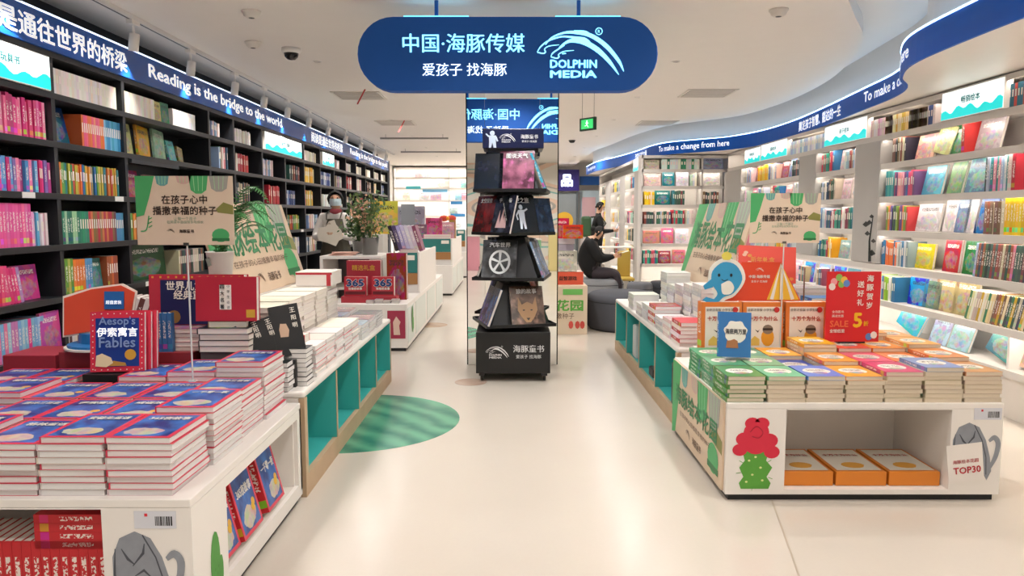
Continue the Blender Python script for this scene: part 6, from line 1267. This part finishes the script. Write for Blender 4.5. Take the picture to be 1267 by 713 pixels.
def clerk():
    x, y = -2.27, 9.6; t = thing('person', 'person in white shirt, dark olive apron and face mask holding a pale cut-out', 'person', (x, y, 0))
    J = dict(pelvis=((x, y, .92), (.15, .1)), waist=((x, y, 1.08), (.125, .09)), chest=((x, y, 1.27), (.15, .1)), neckb=((x, y + .0, 1.4), (.06, .055)), neck=((x, y - .005, 1.46), .048), head=((x, y - .02, 1.56), (.075, .08)), crown=((x, y - .015, 1.63), (.065, .07)))
    B = [('pelvis', 'waist'), ('waist', 'chest'), ('chest', 'neckb'), ('neckb', 'neck'), ('neck', 'head'), ('head', 'crown')]
    for s_, n in ((-1, 'l'), (1, 'r')):
        J['sh' + n] = ((x + s_ * .165, y, 1.34), .075); J['el' + n] = ((x + s_ * .235, y - .06, 1.1), .066); J['wr' + n] = ((x + s_ * .12, y - .25, 1.13), .036)
        B += [('chest', 'sh' + n), ('sh' + n, 'el' + n), ('el' + n, 'wr' + n)]; hand(J, B, J['wr' + n][0], 'wr' + n, (-s_ * .7, -.7, .1), (-s_ * .1, -.3, .9), (s_, -.5, 0), .95)
        J['hip' + n] = ((x + s_ * .09, y, .86), .09); J['kn' + n] = ((x + s_ * .1, y - .01, .47), .062); J['an' + n] = ((x + s_ * .1, y + .01, .09), .04); J['to' + n] = ((x + s_ * .11, y - .14, .04), .035)
        B += [('pelvis', 'hip' + n), ('hip' + n, 'kn' + n), ('kn' + n, 'an' + n), ('an' + n, 'to' + n)]
    def reg(c, a, b):
        if 'neck' in (a, b) or 'head' in (a, b) or 'crown' in (a, b): return 0 if c.z > 1.44 else 1
        if '_' in b or '_' in a: return 0
        if b[:2] in ('kn', 'an') : return 2
        if b[:2] == 'to': return 3
        return 1 if c.z > .95 else 2
    body('clerk', J, B, [SKIN, mat('E4DED8', .8), mat('3C3C42', .8), mat('1C1C1E', .5)], reg, t)
    T = face_parts(t, (x, y - .02, 1.575), (.12, -1, -.05), .08, True); hairdo(t, T, .08, length=.07)
    g = MB(); rows = []
    for z, wd, dp in ((1.33, .1, .175), (1.22, .13, .18), (1.1, .16, .165), (.95, .2, .165), (.75, .21, .18), (.5, .215, .19)):
        rows.append([(x + math.sin(a) * wd, y - .0 - math.cos(a) * dp, z) for a in [(-1.2 + 2.4 * i / 8) for i in range(9)]])
    for j in range(5):
        for i in range(8): g.quad([rows[j][i], rows[j + 1][i], rows[j + 1][i + 1], rows[j][i + 1]])
    g.build('apron', mat('5C574C', .8), t, smooth=True)
    for s_ in (-1, 1): MB().tube([(x + s_ * .08, y - .165, 1.32), (x + s_ * .09, y - .12, 1.39), (x + s_ * .08, y + .0, 1.43)], .008, 6).build('apron_strap', mat('4A463E', .8), t)
    MB().lathe([(.062, -.02), (.075, 0), (.07, .03), (.058, .045)], (x, y - .005, 1.405), 18).build('scarf', mat('B04A54', .8), t, smooth=True)
    c = thing('paper_cut_out', 'pale cream cut-out board held by the person in the apron', 'board', (x, y - .3, 1.15)); MB().prism([(-.16, -.02), (-.14, -.1), (-.03, -.13), (.07, -.17), (.11, -.1), (.17, -.07), (.14, .03), (.08, .1), (.06, .16), (-.01, .14), (-.05, .07), (-.14, .06)], -.006, 0).build('board_sheet', mat('E6DED0', .6), c, M=frame((x, y - .34, 1.17), X_, UP, (0, -1, 0))); MB().prism([(-.04, .1), (.0, .125), (.02, .105)], .0005, .001).build('printed_edge', mat('C0B49C', .6), c, M=frame((x, y - .34, 1.17), X_, UP, (0, -1, 0)))
    t.scale = (1.06, 1.06, 1.06); c.location = (x, y - .32, 1.22)
clerk()
def reader():
    x, y = 1.24, 11.85; t = thing('person', 'person in long black coat seated on grey ottoman, bent over a booklet', 'person', (x, y, .45)); D = (1, -.15, 0)
    P3 = lambda f, s_, z: (x + f * .99 + s_ * .15, y - f * .15 + s_ * .99, z)
    J = dict(pelvis=(P3(-.02, 0, .64), (.22, .2)), waist=(P3(-.04, 0, .75), (.24, .23)), chest=(P3(-.02, 0, .92), (.23, .21)), neckb=(P3(.04, 0, 1.05), (.13, .12)), neck=(P3(.1, 0, 1.1), .05), head=(P3(.15, 0, 1.17), (.075, .08)), crown=(P3(.15, 0, 1.23), (.065, .07)))
    B = [('pelvis', 'waist'), ('waist', 'chest'), ('chest', 'neckb'), ('neckb', 'neck'), ('neck', 'head'), ('head', 'crown')]
    for s_, n in ((-1, 'l'), (1, 'r')):
        J['sh' + n] = (P3(.02, s_ * .19, .98), .1); J['el' + n] = (P3(.18, s_ * .22, .76), .085); J['wr' + n] = (P3(.38, s_ * .08, .8), .033)
        B += [('chest', 'sh' + n), ('sh' + n, 'el' + n), ('el' + n, 'wr' + n)]; hand(J, B, J['wr' + n][0], 'wr' + n, (.9, -s_ * .4, .2), (0, -s_ * .3, 1), (0, s_, 0), .95)
        J['hip' + n] = (P3(.06, s_ * .1, .54), .11); J['kn' + n] = (P3(.44, s_ * .11, .53), .075); J['an' + n] = (P3(.5, s_ * .1, .1), .045); J['to' + n] = (P3(.64, s_ * .1, .04), .038)
        B += [('pelvis', 'hip' + n), ('hip' + n, 'kn' + n), ('kn' + n, 'an' + n), ('an' + n, 'to' + n)]
    def reg(c, a, b):
        if 'head' in (a, b) or 'crown' in (a, b) or ('neck' in (a, b) and c.z > 1.09): return 0
        if '_' in b or '_' in a: return 0
        if b[:2] in ('kn', 'an'): return 2
        return 3 if b[:2] == 'to' else 1
    body('reader', J, B, [SKIN, mat('0E0E10', .9), mat('3A3238', .8), mat('1C1C1E', .5)], reg, t)
    T = face_parts(t, P3(.155, 0, 1.185), (1, -.25, -.55), .08); hairdo(t, T, .08, length=.08, bun=((0, -.11, .0), (.045, .045, .05)))
    q = thing('booklet', 'small pale booklet held by the seated person', 'book', P3(.5, 0, .85)); MB().box(-.1, 0, -.07, .07, 0, .004, M=Matrix.Translation(P3(.52, 0, .86)) @ Matrix.Rotation(.3, 4, 'Y')).build('page', CREAMT, q); MB().box(0, .1, -.07, .07, 0, .004, M=Matrix.Translation(P3(.52, 0, .86)) @ Matrix.Rotation(-.3, 4, 'Y')).build('page', mat('D8E0C8', .5), q)
reader()
def browser():
    x, y = 1.72, 15.0; t = thing('person', 'person standing in dark jacket with green backpack before the narrow shelving', 'person', (x, y, 0))
    J = dict(pelvis=((x, y, .92), (.16, .12)), waist=((x, y, 1.1), (.15, .12)), chest=((x, y, 1.3), (.17, .13)), neckb=((x + .02, y, 1.46), .07), neck=((x + .03, y, 1.52), .05), head=((x + .06, y, 1.62), (.078, .082)), crown=((x + .06, y, 1.69), (.067, .07)))
    B = [('pelvis', 'waist'), ('waist', 'chest'), ('chest', 'neckb'), ('neckb', 'neck'), ('neck', 'head'), ('head', 'crown')]
    for s_, n in ((-1, 'l'), (1, 'r')):
        J['sh' + n] = ((x + .02, y + s_ * .18, 1.4), .07); J['el' + n] = ((x + .08, y + s_ * .24, 1.13), .055); J['wr' + n] = ((x + .3, y + s_ * .14, 1.15), .032)
        B += [('chest', 'sh' + n), ('sh' + n, 'el' + n), ('el' + n, 'wr' + n)]; hand(J, B, J['wr' + n][0], 'wr' + n, (.9, -s_ * .4, .1), (0, 0, 1), (0, s_, 0), .95)
        J['hip' + n] = ((x, y + s_ * .09, .86), .1); J['kn' + n] = ((x + .02, y + s_ * .1, .48), .068); J['an' + n] = ((x, y + s_ * .1, .09), .042); J['to' + n] = ((x + .15, y + s_ * .1, .04), .036)
        B += [('pelvis', 'hip' + n), ('hip' + n, 'kn' + n), ('kn' + n, 'an' + n), ('an' + n, 'to' + n)]
    def reg(c, a, b):
        if 'head' in (a, b) or 'crown' in (a, b) or ('neck' in (a, b) and c.z > 1.5): return 0
        if '_' in b or '_' in a: return 0
        if b[:2] in ('kn', 'an'): return 2
        return 3 if b[:2] == 'to' else 1
    body('browser', J, B, [SKIN, mat('16181A', .9), mat('1E2024', .8), mat('E0E0E0', .5)], reg, t)
    T = face_parts(t, (x + .065, y, 1.63), (1, -.3, -.3), .08); hairdo(t, T, .08, length=.03)
    k = thing('backpack', 'green and black backpack worn by the standing person', 'bag', (x - .2, y, 1.2)); MB().box(x - .32, x - .13, y - .15, y + .15, 1.02, 1.44).build('pack', mat('3C5C3C', .7), k, bevel=.05); MB().box(x - .37, x - .31, y - .11, y + .11, 1.06, 1.24).build('pocket', mat('1C241C', .7), k, bevel=.02)
    for s_ in (-1, 1): MB().tube([(x - .12, y + s_ * .1, 1.42), (x + .06, y + s_ * .13, 1.44), (x + .16, y + s_ * .13, 1.3), (x + .02, y + s_ * .17, 1.08)], .014, 6).build('strap', mat('1C241C', .7), k)
    q = thing('phone', 'dark phone in the hands of the standing person', 'phone', (x + .4, y, 1.2)); MB().box(-.004, .004, -.04, .04, -.07, .07, M=Matrix.Translation((x + .4, y, 1.22)) @ Matrix.Rotation(.5, 4, 'Y')).build('case', BLACK, q); MB().box(-.0055, -.004, -.036, .036, -.066, .066, M=Matrix.Translation((x + .4, y, 1.22)) @ Matrix.Rotation(.5, 4, 'Y')).build('screen', mat('D8E4F0', .2, es=.6), q)
browser()
bpy.data.objects.remove(_to)
